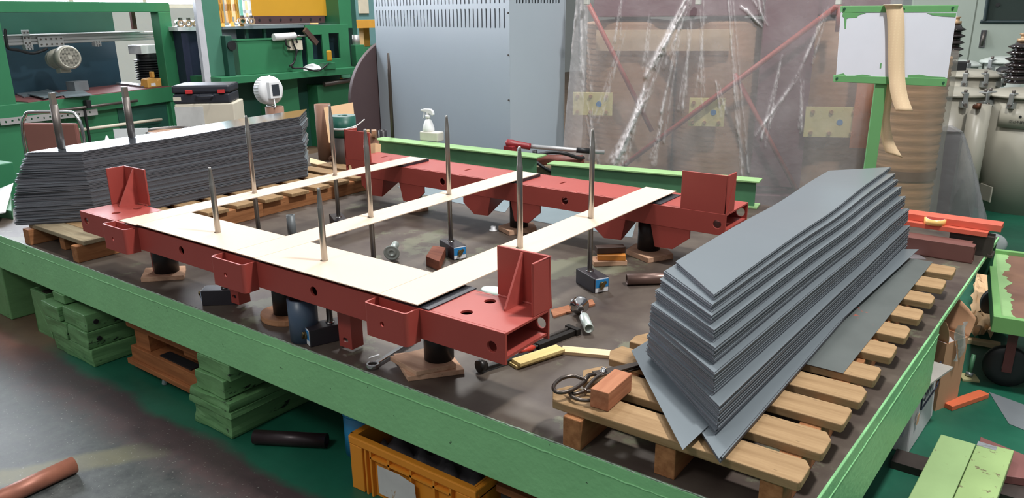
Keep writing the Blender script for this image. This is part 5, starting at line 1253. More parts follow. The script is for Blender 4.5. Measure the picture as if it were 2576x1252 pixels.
for pts in ([(2121, 31), (2178, 33), (2160, 38), (2156, 44), (2136, 45), (2130, 47), (2128, 72), (2125, 72), (2124, 45), (2119, 40)], [(2332, 33), (2406, 33), (2404, 43), (2370, 41), (2345, 38)], [(2214, 160), (2218, 158), (2217, 171), (2213, 172)], [(2104, 188), (2122, 184), (2128, 190), (2150, 190), (2170, 187), (2190, 190), (2190, 194), (2104, 192)], [(2284, 189), (2312, 187), (2340, 192), (2378, 194), (2378, 198), (2284, 195)]):
    P = [sl_(x, y, .0055) for x, y in pts]; mb = MB(); mb._add(P+[p+nH*.001 for p in P], [tuple(range(len(P))), tuple(range(len(P), 2*len(P)))[::-1]]+[(i, len(P)+i, len(P)+(i+1) % len(P), (i+1) % len(P)) for i in range(len(P))])
    mb.build('paint_patch', M_sign, bd)
mb = MB()
for px, py in ((2125, 22), (2236, 22), (2274, 23), (2398, 20), (2106, 197), (2374, 208)): c = sl_(px, py, .012); mb.cyl(c, c+nH*.006, .006, n=8)
mb.build('weld_spots', M_gdark, sg)
# tape: front fall and rear fall, one continuous ribbon over the top bar
def zz4(x, y): return 1932+x/2.981, y/2.981
Lf = [(862, 40, .045), (868, 36, .02), (880, 60, .0), (893, 130, -.0), (898, 250, -.0), (899, 400, 0), (903, 560, .005), (912, 660, .02), (930, 750, .04), (960, 833, .07)]
Rf = [(1000, 36, .045), (1004, 33, .02), (1012, 55, .0), (1021, 130, 0), (1025, 250, 0), (1025, 400, 0), (1026, 540, .005), (1034, 640, .02), (1052, 735, .04), (1089, 833, .07)]
Lb = [(862, 60), (861, 200), (862, 400), (850, 600), (835, 780), (832, 900), (842, 1000), (860, 1080), (880, 1142)]
Rb = [(1000, 60), (998, 200), (990, 400), (962, 600), (928, 760), (914, 880), (924, 980), (952, 1080), (1012, 1184)]
rows = []
for k in range(len(Lb)-1, -1, -1): rows.append([sg.matrix_basis @ sl_(*zz4(*Lb[k]), -.03), sg.matrix_basis @ sl_(*zz4(*Rb[k]), -.03)])
for l, r in zip(Lf, Rf): rows.append([sg.matrix_basis @ sl_(*zz4(l[0], l[1]), .022+ .5*l[2] if l[2] < .04 or l[1] > 100 else -.01), sg.matrix_basis @ sl_(*zz4(r[0], r[1]), .022+.5*r[2] if r[2] < .04 or r[1] > 100 else -.01)])
rb_ = []
Lc = bez([r[0] for r in rows], 4); Rc_ = bez([r[1] for r in rows], 4)
for l, r in zip(Lc, Rc_): rb_.append([l, l.lerp(r, .5), r])
def tape_mat():
    m = mat('dotted_pressboard_tape', (226, 190, 146), .55, var=.02, scale=2).copy(); N = m.node_tree.nodes; L = m.node_tree.links
    v = N.new('ShaderNodeTexVoronoi'); v.inputs['Scale'].default_value = 70; v.inputs['Randomness'].default_value = 0
    tc = N.new('ShaderNodeTexCoord'); L.new(tc.outputs['Object'], v.inputs['Vector'])
    r = N.new('ShaderNodeValToRGB'); r.color_ramp.elements[0].position = .30; r.color_ramp.elements[1].position = .36
    r.color_ramp.elements[0].color = rgb(240, 214, 176); r.color_ramp.elements[1].color = rgb(236, 208, 170); L.new(v.outputs['Distance'], r.inputs[0]); L.new(r.outputs[0], N['Principled BSDF'].inputs['Base Color']); return m
tag(MB().grid(rb_).build('pressboard_tape', tape_mat(), solid=.0015, fixn=False), 'long pale pressboard tape draped over the white sign board', 'tape')

# ------------------------------------------------------------------ grey tanks, bushings and switchgear at the right
M_tank = mat('tank_enamel', (172, 168, 154), .35, var=.03, scale=2)
M_tankg = mat('tank_enamel_cool', (196, 204, 198), .3, var=.03)
M_bush = mat('brown_black_porcelain', (36, 28, 28), .12, var=.1, coat=.5)
M_galv = mat('galvanised_clamp', (168, 172, 172), .35, .7, var=.08)
def tank(px, py, t, r, label, m, clamps, lidr=.03, plate=False):
    P = far(px, py, t); z = P.z
    T = thing('oil_tank', label, 'tank', (P.x, P.y, 0))
    MB().lathe([(0, 0), (r, 0), (r, z-.03), (0, z-.03)], None, 44).build('tank_shell', m, T)
    MB().lathe([(0, z-.03), (r+lidr, z-.03), (r+lidr+.003, z-.015), (r+lidr-.01, z-.004), (r*.7, z+.022), (r*.3, z+.03), (0, z+.03)], None, 44).build('lid', m, T)
    fa = math.atan2(-P.y, -P.x)
    for a in clamps:
        c = Matrix.Rotation(fa+a, 4, 'Z'); rr_ = r+lidr
        o = MB(); o.box((rr_-.012, 0, z+.006), (.075, .036, .014), c); o.box((rr_+.018, 0, z-.035), (.014, .036, .085), c); o.box((rr_-.01, 0, z-.08), (.06, .05, .05), c)
        q = o.build('lid_clamp', M_galv, T, bevel=.005)
        o = MB(); p = c @ Vector((rr_-.005, 0, 0)); o.cyl((p.x, p.y, z+.012), (p.x, p.y, z+.036), .012, n=8); p1 = c @ Vector((rr_+.024, 0, z-.08)); p2 = c @ Vector((rr_+.036, 0, z-.08)); o.cyl(p1, p2, .013, n=8); o.build('clamp_bolt', M_steel, q)
    return T, fa, z
tank(2395, 228, 6.2, .25, 'grey tank with a round clamped lid just right of the sign board', M_tank, (.35, -.35, 1.0, -1.1))
TB, faB, zB = tank(2600, 232, 6.05, .315, 'grey tank at the right picture edge with a lettered bracket plate', M_tank, (-.38, -1.0, .3))
tank(2440, 182, 6.72, .245, 'grey tank standing behind the one by the sign, with a black box on its lid', M_tank, (.45, -.1, 1.1))
tank(2412, 158, 7.3, .17, 'pale tank in the back row, left of the switchgear door handle', M_tankg, (.4, -.2)); tank(2526, 150, 7.15, .17, 'pale tank in the back row below the switchgear window', M_tankg, (-.5, .3))
# pipe column between the tanks and bracket plate with lettering
P = far(2460, 300, 5.88); tcl = tag(MB().cyl((P.x, P.y, 0), (P.x, P.y, far(2450, 262, 5.88).z), .078, n=28).build('tank_column', M_tank), 'narrow grey cylinder between the two front tanks', 'cylinder')
q = far(2451, 268, 5.80); MB().rings([(q, .02), (q+Vector((.03, -.02, 0)), .022), (q+Vector((.03, -.02, .03)), .018)], 12).build('drain_plug', mat('brown_fitting', (96, 62, 44), .4, .4), tcl, label='brown pipe fitting')
pz1 = far(2530, 282, 5.7).z; pz0 = far(2530, 334, 5.7).z
mb = MB(); rb2 = .335; ang0 = -.62; ang1 = .35
rws = [[(rb2*math.cos(faB+a_), rb2*math.sin(faB+a_), z) for a_ in [ang0+(ang1-ang0)*k/24 for k in range(25)]] for z in (pz0, pz1)]
mb.grid(rws); bp_ = mb.build('bracket_plate', M_tank, TB, solid=.006, fixn=False)
pz3 = far(2530, 545, 5.7).z; pz2 = far(2530, 500, 5.7).z; mb = MB(); mb.b2((0, 0, 0), (.001, .001, .001)) if False else None
mb.box((rb2*math.cos(faB-.62), rb2*math.sin(faB-.62), (pz2+pz3)/2), (.16, .012, pz2-pz3), rz=faB+.6); mb.build('side_bracket', M_tank, TB, bevel=.004)
def text_on(s, size, M, m, parent, name):
    cu = bpy.data.curves.new(name, 'FONT'); cu.body = s; cu.size = size; cu.extrude = .0004; cu.align_x = 'CENTER'; cu.align_y = 'CENTER'
    o = bpy.data.objects.new(name, cu); COL.objects.link(o)
    dg = bpy.context.evaluated_depsgraph_get(); me = bpy.data.meshes.new_from_object(o.evaluated_get(dg)); bpy.data.objects.remove(o)
    o2 = bpy.data.objects.new(name, me); COL.objects.link(o2); me.materials.append(m)
    o2.parent = parent; base = CPOS[parent]
    o2.matrix_basis = Matrix.Translation(-base) @ M
    CPOS[o2] = base
    return o2
M_ink = mat('dark_ink', (48, 46, 42), .6)
aT = faB-.16; nT = Vector((math.cos(aT), math.sin(aT), 0))
text_on('㈜선주몰렌트', .025, frame(Vector((nT.x*(rb2+.008), nT.y*(rb2+.008), pz0+(pz1-pz0)*.33)), Vector((-nT.y, nT.x, 0)), nT), M_ink, bp_, 'lettering')
c = nT*(rb2+.005)+Vector((0, 0, pz0+(pz1-pz0)*.62)); MB().cyl(c, c+nT*.003, .010, n=14).build('plate_hole', M_black, bp_)
# bushings
def bushing(px, py, t, z0py, r, label, m=M_bush, n=5):
    P = far(px, py, t); z1 = P.z; z0 = far(px, z0py, t).z; h = z1-z0
    T = thing('insulator_bushing', label, 'insulator', (P.x, P.y, z0)); pf = [(0, 0), (r*.75, 0), (r*.75, h*.04)]
    for k in range(n):
        y = h*(.06+.74*k/n); s_ = 1-.12*k/n; pf += [(r*.55*s_, y), (r*s_, y+h*.05), (r*1.02*s_, y+h*.065), (r*.6*s_, y+h*.11)]
        if k < n-1: pf += [(r*.55*s_, y+h*.125), (r*.74*s_, y+h*.135), (r*.5*s_, y+h*.15)]
    MB().lathe(pf+[(r*.4, h*.84), (0, h*.84)], None, 32).build('porcelain', m, T); MB().lathe([(0, h*.84), (r*.42, h*.84), (r*.42, h*.9), (r*.2, h*.9), (r*.2, h*.97), (r*.3, h*.975), (r*.3, h), (0, h)], None, 18).build('terminal_cap', M_bronze, T)
    return T
bushing(2410, 42, 7.28, 154, .095, 'black ribbed insulator with a brass tip beside the sign board')
bushing(2578, 84, 6.2, 212, .112, 'black ribbed insulator at the right picture edge', n=6)
P = far(2408, 166, 6.68); tag(MB().box((P.x, P.y, P.z), (.13, .10, .085), rz=.3).build('terminal_box', M_black, bevel=.008), 'black box on the lid of the tank behind the sign board', 'box')
P = far(2538, 178, 6.75); tag(MB().lathe([(0, 0), (.10, 0), (.10, .05), (.07, .075), (0, .075)], Matrix.Translation((P.x, P.y, P.z-.04)), 24).build('black_cap', M_black), 'round black cap left of the insulator at the right picture edge', 'cap')
# switchgear
P = far(2450, 200, 8.2); sw = thing('switchgear_cabinet', 'pale grey-green switchgear cabinet with a dark framed window and lever handle', 'cabinet', (P.x, P.y, 0), .10)
M_sw = mat('switchgear_enamel', (168, 178, 168), .4, var=.02)
def sw_(px, py, ly=0): return locy(sw, px, py, ly)
xs = sw_(2448, 70).x; MB().b2((xs-.62, .02, .05), (xs+1.6, .8, 2.4)).build('cabinet_body', M_sw, sw)
MB().b2((xs-.60, 0, .05), (xs-.006, .02, 2.4)).build('door', M_sw, sw, bevel=.003)
w0 = sw_(2472, 60); w1 = sw_(2472, 55); wz = w1.z
mb = MB(); hz = 2.4-.05; dW = 1.5
x0 = w0.x-xs+.006-.75; ro_ = [(x0+.05, wz-.05-1.175-.05+.05), (x0+1.2, wz-1.225), (x0+1.2, .9), (x0, .9), (x0, wz-1.175)]
mb.plate([(-dW/2, -hz/2), (dW/2, -hz/2), (dW/2, hz/2), (-dW/2, hz/2)], [[(x0, wz-1.225), (x0+1.2, wz-1.225), (x0+1.2, wz-1.225+.55), (x0, wz-1.225+.55)]], .02, frame((xs+.006+dW/2, .02, 1.225), (1, 0, 0), (0, -1, 0)))
dr = mb.build('door', M_sw, sw)
gx = xs+.006+dW/2+x0
mb = MB(); r_ = .018
mb.rings([(p, r_) for p in bez([(gx+.04, -.002, wz+.6), (gx, -.002, wz+.5), (gx, -.002, wz+.06), (gx+.015, -.002, wz+.015), (gx+.06, -.002, wz), (gx+1.2, -.002, wz)], 6)], 10); mb.build('window_gasket', mat('dark_teal_gasket', (40, 56, 58), .5), dr)
MB().b2((gx, .012, wz), (gx+1.2, .016, wz+.55)).build('window_pane', film_mat('window_glass', .06, (200, 205, 205), (120, 125, 125), .05), dr)
MB().b2((gx+.03, .05, wz+.03), (gx+1.2, .06, wz+.12)).build('dark_panel', M_black, dr); kx = sw_(2510, 12); MB().box((kx.x, .045, kx.z), (.07, .01, .06)).build('switch_plate', M_sw, dr); MB().cyl((kx.x, .04, kx.z), (kx.x, .01, kx.z), .02).build('switch_knob', M_black, dr)
a = sw_(2477, 75); b = sw_(2470, 120); mb = MB(); mb.b2((a.x-.03, -.012, b.z), (a.x+.025, .0, a.z)); hb_ = mb.build('handle_plate', M_chrome, dr, bevel=.003); MB().rings([((a.x-.005, -.02, b.z+.02), .012), ((a.x-.002, -.045, (a.z+b.z)/2), .016), ((a.x+.002, -.02, a.z-.02), .01)], 10).build('lever_handle', M_steel, hb_)

# ------------------------------------------------------------------ film wrapped box at the right rear
P = far(2418, 335, 5.45)
fb = thing('wrapped_box', 'dark brown box draped in clear plastic film at the right, below the tanks', 'box', (P.x, P.y, 0), .35)
hB = P.z
MB().b2((-.34, 0, .04), (0, .34, hB)).build('box_body', mat('dark_brown_card', (70, 60, 60), .7, var=.08), fb)
MB().b2((-.32, .02, 0), (-.02, .32, .04)).build('pallet_base', M_palx, fb)
rws = []; rf = random.Random(8); K = 90; J = 26
for j in range(J+1):
    v = j/J; row = []
    for k in range(K):
        a_ = 2*PI*k/K; ca, sa = math.cos(a_), math.sin(a_)
        rr0 = min(.183/max(1e-6, abs(ca)), .183/max(1e-6, abs(sa))); rr0 = min(rr0, .24)
        grow = 1+v**.75*(.12+1.5*max(0, math.cos(a_-.15))**1.5)
        fold = 1+.06*v*math.sin(a_*9+1.3*math.sin(a_*3))+.025*math.sin(a_*23+v*7)
        r_ = rr0*grow*fold
        row.append((-.17+r_*ca, .17+r_*sa, hB+.012-(hB+.004)*v))
    rws.append(row)
mb = MB(); mb.grid(rws, True, True); mb._add(rws[0], [tuple(range(K))]); mb.build('film_drape', film_mat('dusty_film', .2, (232, 232, 232), (214, 214, 216), .2), fb, fixn=False)
P = far(2500, 598, 5.1); o = MB(); o.ball((0, 0, .07), .085, 20, 12, (1, .8, .8)); o = o.build('film_bundle', film_mat('bundle_film', .35, (225, 228, 228), (220, 222, 224), .2), fixn=False); o.location = (P.x, P.y, .0)
tag(o, 'crumpled ball of clear film on the floor behind the red channels', 'plastic film')
# ------------------------------------------------------------------ under the platform: painted timber stacks, dolly, crates
from mathutils import noise as mnoise
def timber(x0, x1, y0, y1, z0, z1, label, m=None, rough=.005, seed=0, name='timber_block'):
    bm = bmesh.new(); bmesh.ops.create_cube(bm, size=1)
    bmesh.ops.subdivide_edges(bm, edges=bm.edges[:], cuts=5, use_grid_fill=True)
    mb = MB(); mb.bm.free(); mb.bm = bm
    s_ = Vector((x1-x0, y1-y0, z1-z0)); c = Vector(((x0+x1)/2, (y0+y1)/2, (z0+z1)/2))
    for v in bm.verts:
        p = Vector((v.co.x*s_.x, v.co.y*s_.y, v.co.z*s_.z)); k = Vector((p.x*14+seed*7, p.y*4, p.z*30+seed*3))
        e = max(abs(v.co.x), abs(v.co.y))
        d = mnoise.noise_vector(k)*rough*1.15
        if abs(v.co.z) > .49: d.z = min(0, d.z) if v.co.z > 0 else max(0, d.z)
        if v.co.y < -.49: d.y += rough*1.0*mnoise.noise(k*.7)
        q = c+p+d; q.z = max(z0+.0005, min(z1-.0005, q.z)); v.co = q
    return tag(mb.build(name, m or M_blockg, bevel=.003), label, 'wood block')
for i, a in enumerate(((-3.905, -3.52, 1.452, 1.86, 0, .088, 'wide green painted timber at the very bottom of the left block stack'),
    (-3.935, -3.735, 1.445, 1.86, .0885, .174, 'left timber of the second layer in the left green block stack'), (-3.728, -3.53, 1.45, 1.86, .0885, .174, 'right timber with a bolt hole, second layer of the left green block stack'),
    (-3.945, -3.77, 1.44, 1.84, .1745, .252, 'left split timber of the upper layer in the left green block stack'), (-3.755, -3.535, 1.455, 1.86, .1745, .258, 'right timber with a bolt hole, upper layer of the left green block stack'),
    (-3.875, -3.755, 1.47, 1.8, .2585, .3055, 'small green block wedged between the left block stack and the platform edge'))): 
    o = timber(*a, seed=i)
    if 'hole' in a[6]:
        hmb = MB().cyl((a[1]-.001, 1.50, (a[4]+a[5])/2), (a[1]+.006, 1.50, (a[4]+a[5])/2), .012, n=14).build('bolt_hole', M_black, o)
for i, a in enumerate(((-2.685, -2.43, 1.452, 1.83, 0, .092, 'thick green timber at the bottom of the right block stack'), (-2.695, -2.415, 1.445, 1.84, .0925, .122, 'thin green board lying on the bottom timber of the right block stack'),
    (-2.69, -2.42, 1.45, 1.83, .1225, .158, 'second thin green board of the right block stack, with a chip in front'), (-2.655, -2.46, 1.462, 1.84, .1585, .236, 'thick green timber of the right block stack, third from the top board'), (-2.645, -2.43, 1.475, 1.8, .2365, .3055, 'uppermost green block of the right stack, touching the platform edge'))):
    timber(*a, seed=20+i, rough=.007 if i < 3 else .004)
# green feet at the far left
P = at(92, 838, 0)
ft = thing('machine_foot', 'open topped green steel foot under the left end of the platform', 'foot', (P.x, P.y+.02, 0))
mb = MB(); w, d, h, t = .17, .30, .24, .012
mb.b2((-.02, 0, 0), (w-.02, t, h)); mb.b2((-.02, d-t, 0), (w-.02, d, h)); mb.b2((-.02, t, 0), (-.02+t, d-t, h)); mb.b2((w-.02-t, t, 0), (w-.02, d-t, h)); mb.b2((-.02, 0, 0), (w-.02, d, .012)); mb.build('foot_shell', M_blockg, ft, bevel=.002)
MB().b2((-.06, .06, .10), (-.02, .13, .17)).build('lug', M_blockg, ft, bevel=.003); MB().b2((-.01, .02, .2), (.14, .27, .215)).build('dirt_fill', M_darksteel, ft)
P = at(20, 800, 0); tag(MB().b2((P.x-.22, P.y, 0), (P.x+.05, P.y+.3, .305)).build('painted_leg_block', M_blockg, bevel=.006), 'green block leg at the left picture edge under the platform', 'wood block')
# wooden dolly with a caster
A = at(322, 912, .035); B = at(505, 1003, .035); A += (A-B).normalized()*.0; d = (B-A); d.z = 0; rz = math.atan2(d.y, d.x); L = d.length
M_dolly = wood('orange_brown_timber', (168, 108, 66), (128, 78, 46), 'x')
dl = thing('wooden_dolly', 'orange-brown wooden dolly with a caster wheel pushed under the platform', 'dolly', ((A.x+B.x)/2, (A.y+B.y)/2, 0), rz)
MB().b2((-L/2, 0, .035), (L/2, .16, .06)).build('base_board', M_dolly, dl, bevel=.002); MB().b2((-L/2+.02, .015, .06), (L/2-.02, .14, .125)).build('beam', M_dolly, dl, bevel=.003)
MB().b2((-.05, .03, .125), (L/2-.10, .08, .131)).build('rubber_strip', M_black, dl); MB().b2((-L/2+.05, .03, .125), (-L/2+.17, .14, .215)).build('upright', M_dolly, dl, bevel=.002)
MB().b2((-L/2+.0, .02, .215), (L/2+.02, .16, .262)).build('upper_plank', M_dolly, dl, bevel=.002); MB().b2((.12, .05, .17), (L/2+.04, .2, .214)).build('cross_block', M_dolly, dl, bevel=.002); MB().b2((-L/2+.04, .04, .2625), (-L/2+.12, .14, .30)).build('top_block', M_dolly, dl)
for x in (-L/2+.01, L/2-.06):
    w_ = MB().cyl((x-.045, .06, .034), (x-.045, .085, .034), .033, n=22).build('caster_wheel', M_white if x < 0 else M_black, dl, bevel=.004); MB().cyl((x-.045, .058, .034), (x-.045, .087, .034), .02, n=18).build('hub', M_black, w_)
P = at(413, 968, 0); tag(MB().rings([((P.x, P.y, .004), .010), ((P.x+.004, P.y+.01, .03), .014), ((P.x+.006, P.y+.012, .05), .018), ((P.x+.006, P.y+.012, .058), .008)], 16).build('plastic_cup', film_mat('cup_plastic', .3, (225, 228, 230), (220, 224, 230), .1)), 'small clear plastic nozzle cap on the floor before the wooden dolly', 'cap')
A = at(640, 1098, .028); B = at(822, 1108, .028); tag(MB().tube(A, B, .028, .022).build('dark_pipe', mat('dark_brown_pipe', (52, 40, 42), .35, .3, var=.2)), 'dark brown pipe lying on the floor under the platform, right of the block stack', 'pipe')
A = at(186, 1168, .032); B = at(-60, 1283, .032); tag(MB().tube(A, B, .031, .026).build('rusty_pipe', mat('rusty_tube', (150, 96, 78), .45, .3, var=.25, scale=9)), 'rusty brown pipe end lying on the floor at the lower left corner', 'pipe')
# yellow crate
M_crate = mat('yellow_crate_plastic', (222, 142, 44), .45, var=.05, scale=4)
cr = thing('plastic_crate', 'yellow-orange plastic crate on the floor under the platform front edge', 'crate', (-1.53, 1.70, 0))
x0, x1, y0, y1, hC = -.27, .255, -.172, .19, .205
mb = MB(); t = .006
mb.b2((x0, y0, 0), (x1, y1, .008)); mb.b2((x0, y0, .008), (x1, y0+t, hC)); mb.b2((x0, y1-t, .008), (x1, y1, hC)); mb.b2((x0, y0+t, .008), (x0+t, y1-t, hC)); mb.b2((x1-t, y0+t, .008), (x1, y1-t, hC)); mb.build('crate_shell', M_crate, cr)
mb = MB(); f = .018
mb.b2((x0-f, y0-f, hC-.03), (x1+f, y0, hC)); mb.b2((x0-f, y1, hC-.03), (x1+f, y1+f, hC)); mb.b2((x0-f, y0, hC-.03), (x0, y1, hC)); mb.b2((x1, y0, hC-.03), (x1+f, y1, hC)); rim = mb.build('rim', M_crate, cr, bevel=.004)
def ribs(x):
    MB().b2((x-.004, y0-f+.002, .0), (x+.004, y0, hC-.03)).build('rib', M_crate, cr)
for x in (x0-.01, x0+.06, x0+.085, x0+.17, x0+.27, x0+.37, x0+.44, x1+.01): ribs(x)
MB().b2((x0-.014, y0-f+.001, .0), (x0+.045, y0, hC-.03)).build('corner_panel', M_crate, cr, bevel=.003); MB().b2((x1-.06, y0-f+.001, 0), (x1+.014, y0, hC-.03)).build('corner_panel', M_crate, cr, bevel=.003)
MB().b2((x0+.085, y0-f+.002, .148), (x0+.44, y0, .156)).build('cross_rib', M_crate, cr)
for k in range(3): MB().b2((x1, y0+.04+k*.1, .0), (x1+f-.002, y0+.05+k*.1, hC-.03)).build('rib', M_crate, cr)
MB().prism([(-.13, .0), (.03, -.0), (.045, .02), (.04, .10), (-.03, .112), (-.13, .108)], 0, .0006, frame((-.02, y0-.0186, .03), (1, 0, 0), (0, -1, 0))).build('torn_label', mat('torn_paper', (196, 196, 192), .8, chips=(170, 130, 70), chip_t=.62, chip_s=18), cr)
rws = []
for j in range(15):
    rws.append([(x0+.02+(x1-x0-.04)*i/24, y0+.02+(y1-y0-.04)*j/14, .10+.09*abs(mnoise.noise(Vector((i*.5, j*.6, 1)))) + .015*math.sin(i*1.1+j)) for i in range(25)])
tag(MB().grid(rws).build('plastic_bag', film_mat('bag_film', .22, (170, 150, 150), (190, 184, 190), .1), fixn=False, solid=.0), 'crinkled clear bag lying inside the yellow crate', 'bag').location = (-1.53+(x0+x1)/2, 1.70+(y0+y1)/2, .10)
tag(MB().box((-1.53, 1.71, .05), (.46, .30, .078)).build('brown_packet', mat('brown_packet', (84, 62, 60), .7, var=.15), bevel=.01), 'dark brown packet filling the yellow crate under the clear bag', 'packet')
P = at(880, 1080, .13); bl = thing('blue_bin', 'small blue plastic bin left of the yellow crate, mostly hidden', 'bin', (P.x-.02, P.y+.08, 0)); mb = MB()
mb.tube((.0, .0, .0), (.0, 0, .17), .07, .064, 24); mb.lathe([(0, 0), (.064, 0)], None, 24); mb.build('bin_shell', mat('blue_plastic', (48, 138, 186), .4), bl); MB().tube((0, 0, .165), (0, 0, .175), .074, .064, 24).build('rim', MATS['blue_plastic'], bl)
dbx = thing('wooden_box', 'dark box with chalked digits right of the yellow crate', 'box', (-1.10, 1.70, 0)); bxb = MB().b2((-.13, -.10, 0), (.25, .25, .17)).build('box_body', mat('dark_grey_board', (58, 54, 50), .7, var=.15), dbx); MB().b2((-.14, -.112, .17), (.26, .26, .195)).build('box_rim', M_dolly, dbx, bevel=.003)
text_on('1317', .05, frame((.0, -.1008, .125), (1, 0, 0), (0, -1, 0)), mat('chalk', (150, 148, 140), .9), bxb, 'chalk_digits')

# ------------------------------------------------------------------ floor at the right: boxes, stick, planks, sheet, trolley, kraft paper
C0 = at(2284, 1143, 0); Lp = at(2236, 1129, 0); Rp = at(2345, 1047, 0)
ex = (C0-Lp); ey = (Rp-C0); rz = math.atan2(ey.y, ey.x)-PI/2
sb_ = thing('white_carton', 'white carton with a dark framed letter mark, on the floor under the platform right edge', 'carton', C0, rz)
M_cart = mat('white_carton', (206, 206, 206), .7, var=.05, scale=6, chips=(176, 168, 158), chip_t=.68, chip_s=7)
LY = ey.length; HB = .238
cbd = MB().hexa([(-.30, .0, 0), (0, 0, 0), (0, LY, 0), (-.30, LY, 0)], [(-.30, .0, HB), (-.012, .012, HB), (-.012, LY, HB), (-.30, LY, HB)]).build('carton_body', M_cart, sb_, bevel=.006)
MB().hexa([(-.29, .02, HB), (-.0, .05, HB), (.05, LY-.05, HB+.01), (-.29, LY, HB)], [(-.29, .02, HB+.008), (-.0, .05, HB+.008), (.05, LY-.05, HB+.018), (-.29, LY, HB+.008)]).build('lid_flap', mat('grey_card', (168, 164, 156), .8), sb_)
M_navy = mat('navy_print', (40, 50, 72), .6)
Mx = frame((-.0035+.0, LY*.62, .175), (0, 1, 0), (1, 0, 0)); Mx = Matrix.Translation((.0, 0, 0)) @ frame((-.0055, LY*.64, .175), (0, 1, 0), Vector((1, 0, .04)))
text_on('SWI', .085, Mx, M_navy, cbd, 'printed_letters')
mb = MB(); q_ = [(-.105, -.045), (.14, -.045), (.16, -.03), (.16, .055), (-.09, .055), (-.105, .04)]
for i in range(len(q_)): 
    a, b = Vector((*q_[i], .0)), Vector((*q_[(i+1) % len(q_)], .0)); mb.cyl(Mx @ a, Mx @ b, .0028, n=6)
mb.build('printed_frame', M_navy, cbd)
mb = MB(); mb.box((-.09, -.0012, .11), (.13, .001, .09)); mb.build('panel_print', mat('pale_blue_print', (176, 180, 190), .7), cbd); mb = MB(); mb.box((-.11, -.002, .125), (.035, .001, .03)); mb.build('dark_mark', M_navy, cbd)
mb = MB(); mb.prism([(0, 0), (.03, .004), (.035, .04), (.004, .036)], 0, .001, frame((.002, .05, .10), (0, 1, 0), (1, 0, .04))); mb.build('torn_tab', M_card, cbd)
# open brown carton
A = at(2352, 1034, 0); B = at(2406, 1012, 0); d = B-A; L = d.length; rz = math.atan2(d.y, d.x)
cb_ = thing('cardboard_box', 'open brown cardboard box with plastic film inside, beside the white carton', 'box', A, rz)
M_cb = mat('brown_cardboard', (188, 142, 108), .8, var=.05, scale=3)
W2, D2, H2 = L, .34, .30
MB().b2((-.0, 0, 0), (W2, .005, H2)).build('front_side', M_cb, cb_); MB().b2((0, D2-.005, 0), (W2, D2, H2)).build('rear_side', M_cb, cb_); MB().b2((W2-.005, .005, 0), (W2, D2-.005, H2)).build('right_side', M_cb, cb_); MB().b2((0, .005, 0), (.005, D2-.005, H2)).build('left_side', M_cb, cb_); MB().b2((.005, .005, 0), (W2-.005, D2-.005, .005)).build('bottom', M_cb, cb_)
rws = [[(W2+.0+.03*math.sin(v*1.6), D2*u_, H2-.005+v*.16*(1-.5*(2*u_-1)**2)) for u_ in [k/10 for k in range(11)]] for v in [k/6 for k in range(7)]]
MB().grid(rws).build('flap', M_cb, cb_, solid=.004, fixn=False)
rws = [[(.01+.01*v-.05*v*v, D2*u_, H2+v*.10) for u_ in [k/6 for k in range(7)]] for v in [k/5 for k in range(6)]]
MB().grid(rws).build('flap', M_cb, cb_, solid=.004, fixn=False)
bgm = MB(); rws = [[(W2*(.08+.84*i/12), .02+.28*j/12, H2-.03+.07*math.sin(PI*i/12)*math.sin(PI*j/12)+.025*mnoise.noise(Vector((i*.7, j*.7, 4)))) for i in range(13)] for j in range(13)]
o = bgm.grid(rws).build('film_wrap', film_mat('white_film_wrap', .55, (230, 230, 230), (222, 220, 220), .2), fixn=False); o.location = cb_.matrix_basis @ Vector((W2/2, .16, H2-.05)); o.rotation_euler.z = rz
tag(o, 'white crinkled plastic film filling the open brown cardboard box', 'plastic film')
P = cb_.matrix_basis @ Vector((W2*.55, -.006, H2*.55)); rws = [[(.05*(i/6-.5)*(1+.5*j/8), -.012-.010*math.sin(j*.8+i), .16*(j/8)-.02) for i in range(7)] for j in range(9)]
o = MB().grid(rws).build('film_strip', MATS['white_film_wrap'], fixn=False); o.location = P+Vector((0, 0, .05)); o.rotation_euler.z = rz; tag(o, 'torn white film strip hanging over the front of the brown cardboard box', 'plastic film')
# orange stick, bolt, triangular sheet
A = at(2382, 1028, .0); B = at(2474, 996, .0); d = B-A; L = d.length
o = MB().b2((-L/2, -.022, 0), (L/2, .022, .022)).build('orange_stick', M_orange, bevel=.002); o.location = ((A.x+B.x)/2, (A.y+B.y)/2, 0); o.rotation_euler.z = math.atan2(d.y, d.x); tag(o, 'orange-red painted stick lying on the green floor beside the cardboard box', 'stick')
P = at(2436, 952, 0); bt = thing('anchor_bolt', 'short steel anchor bolt standing on a pale square plate beside the cardboard box', 'bolt', P, .4)
MB().b2((-.035, -.035, 0), (.035, .035, .012)).build('bolt_plate', mat('pale_yellow_paint', (170, 164, 120), .6), bt, bevel=.002); MB().cyl((0, 0, .012), (.012, .02, .11), .009).build('bolt_rod', M_iweb, bt); MB().cyl((0, 0, .012), (.003, .005, .03), .016, n=6).build('bolt_nut', M_galv, bt)
lay('triangular_sheet', ((2488, 986), (2610, 1030), (2610, 1095), (2538, 1066)), .0015, M_shl, 'pointed grey steel sheet lying on the green floor at the right edge', 'metal sheet', z=.001, bevel=0)
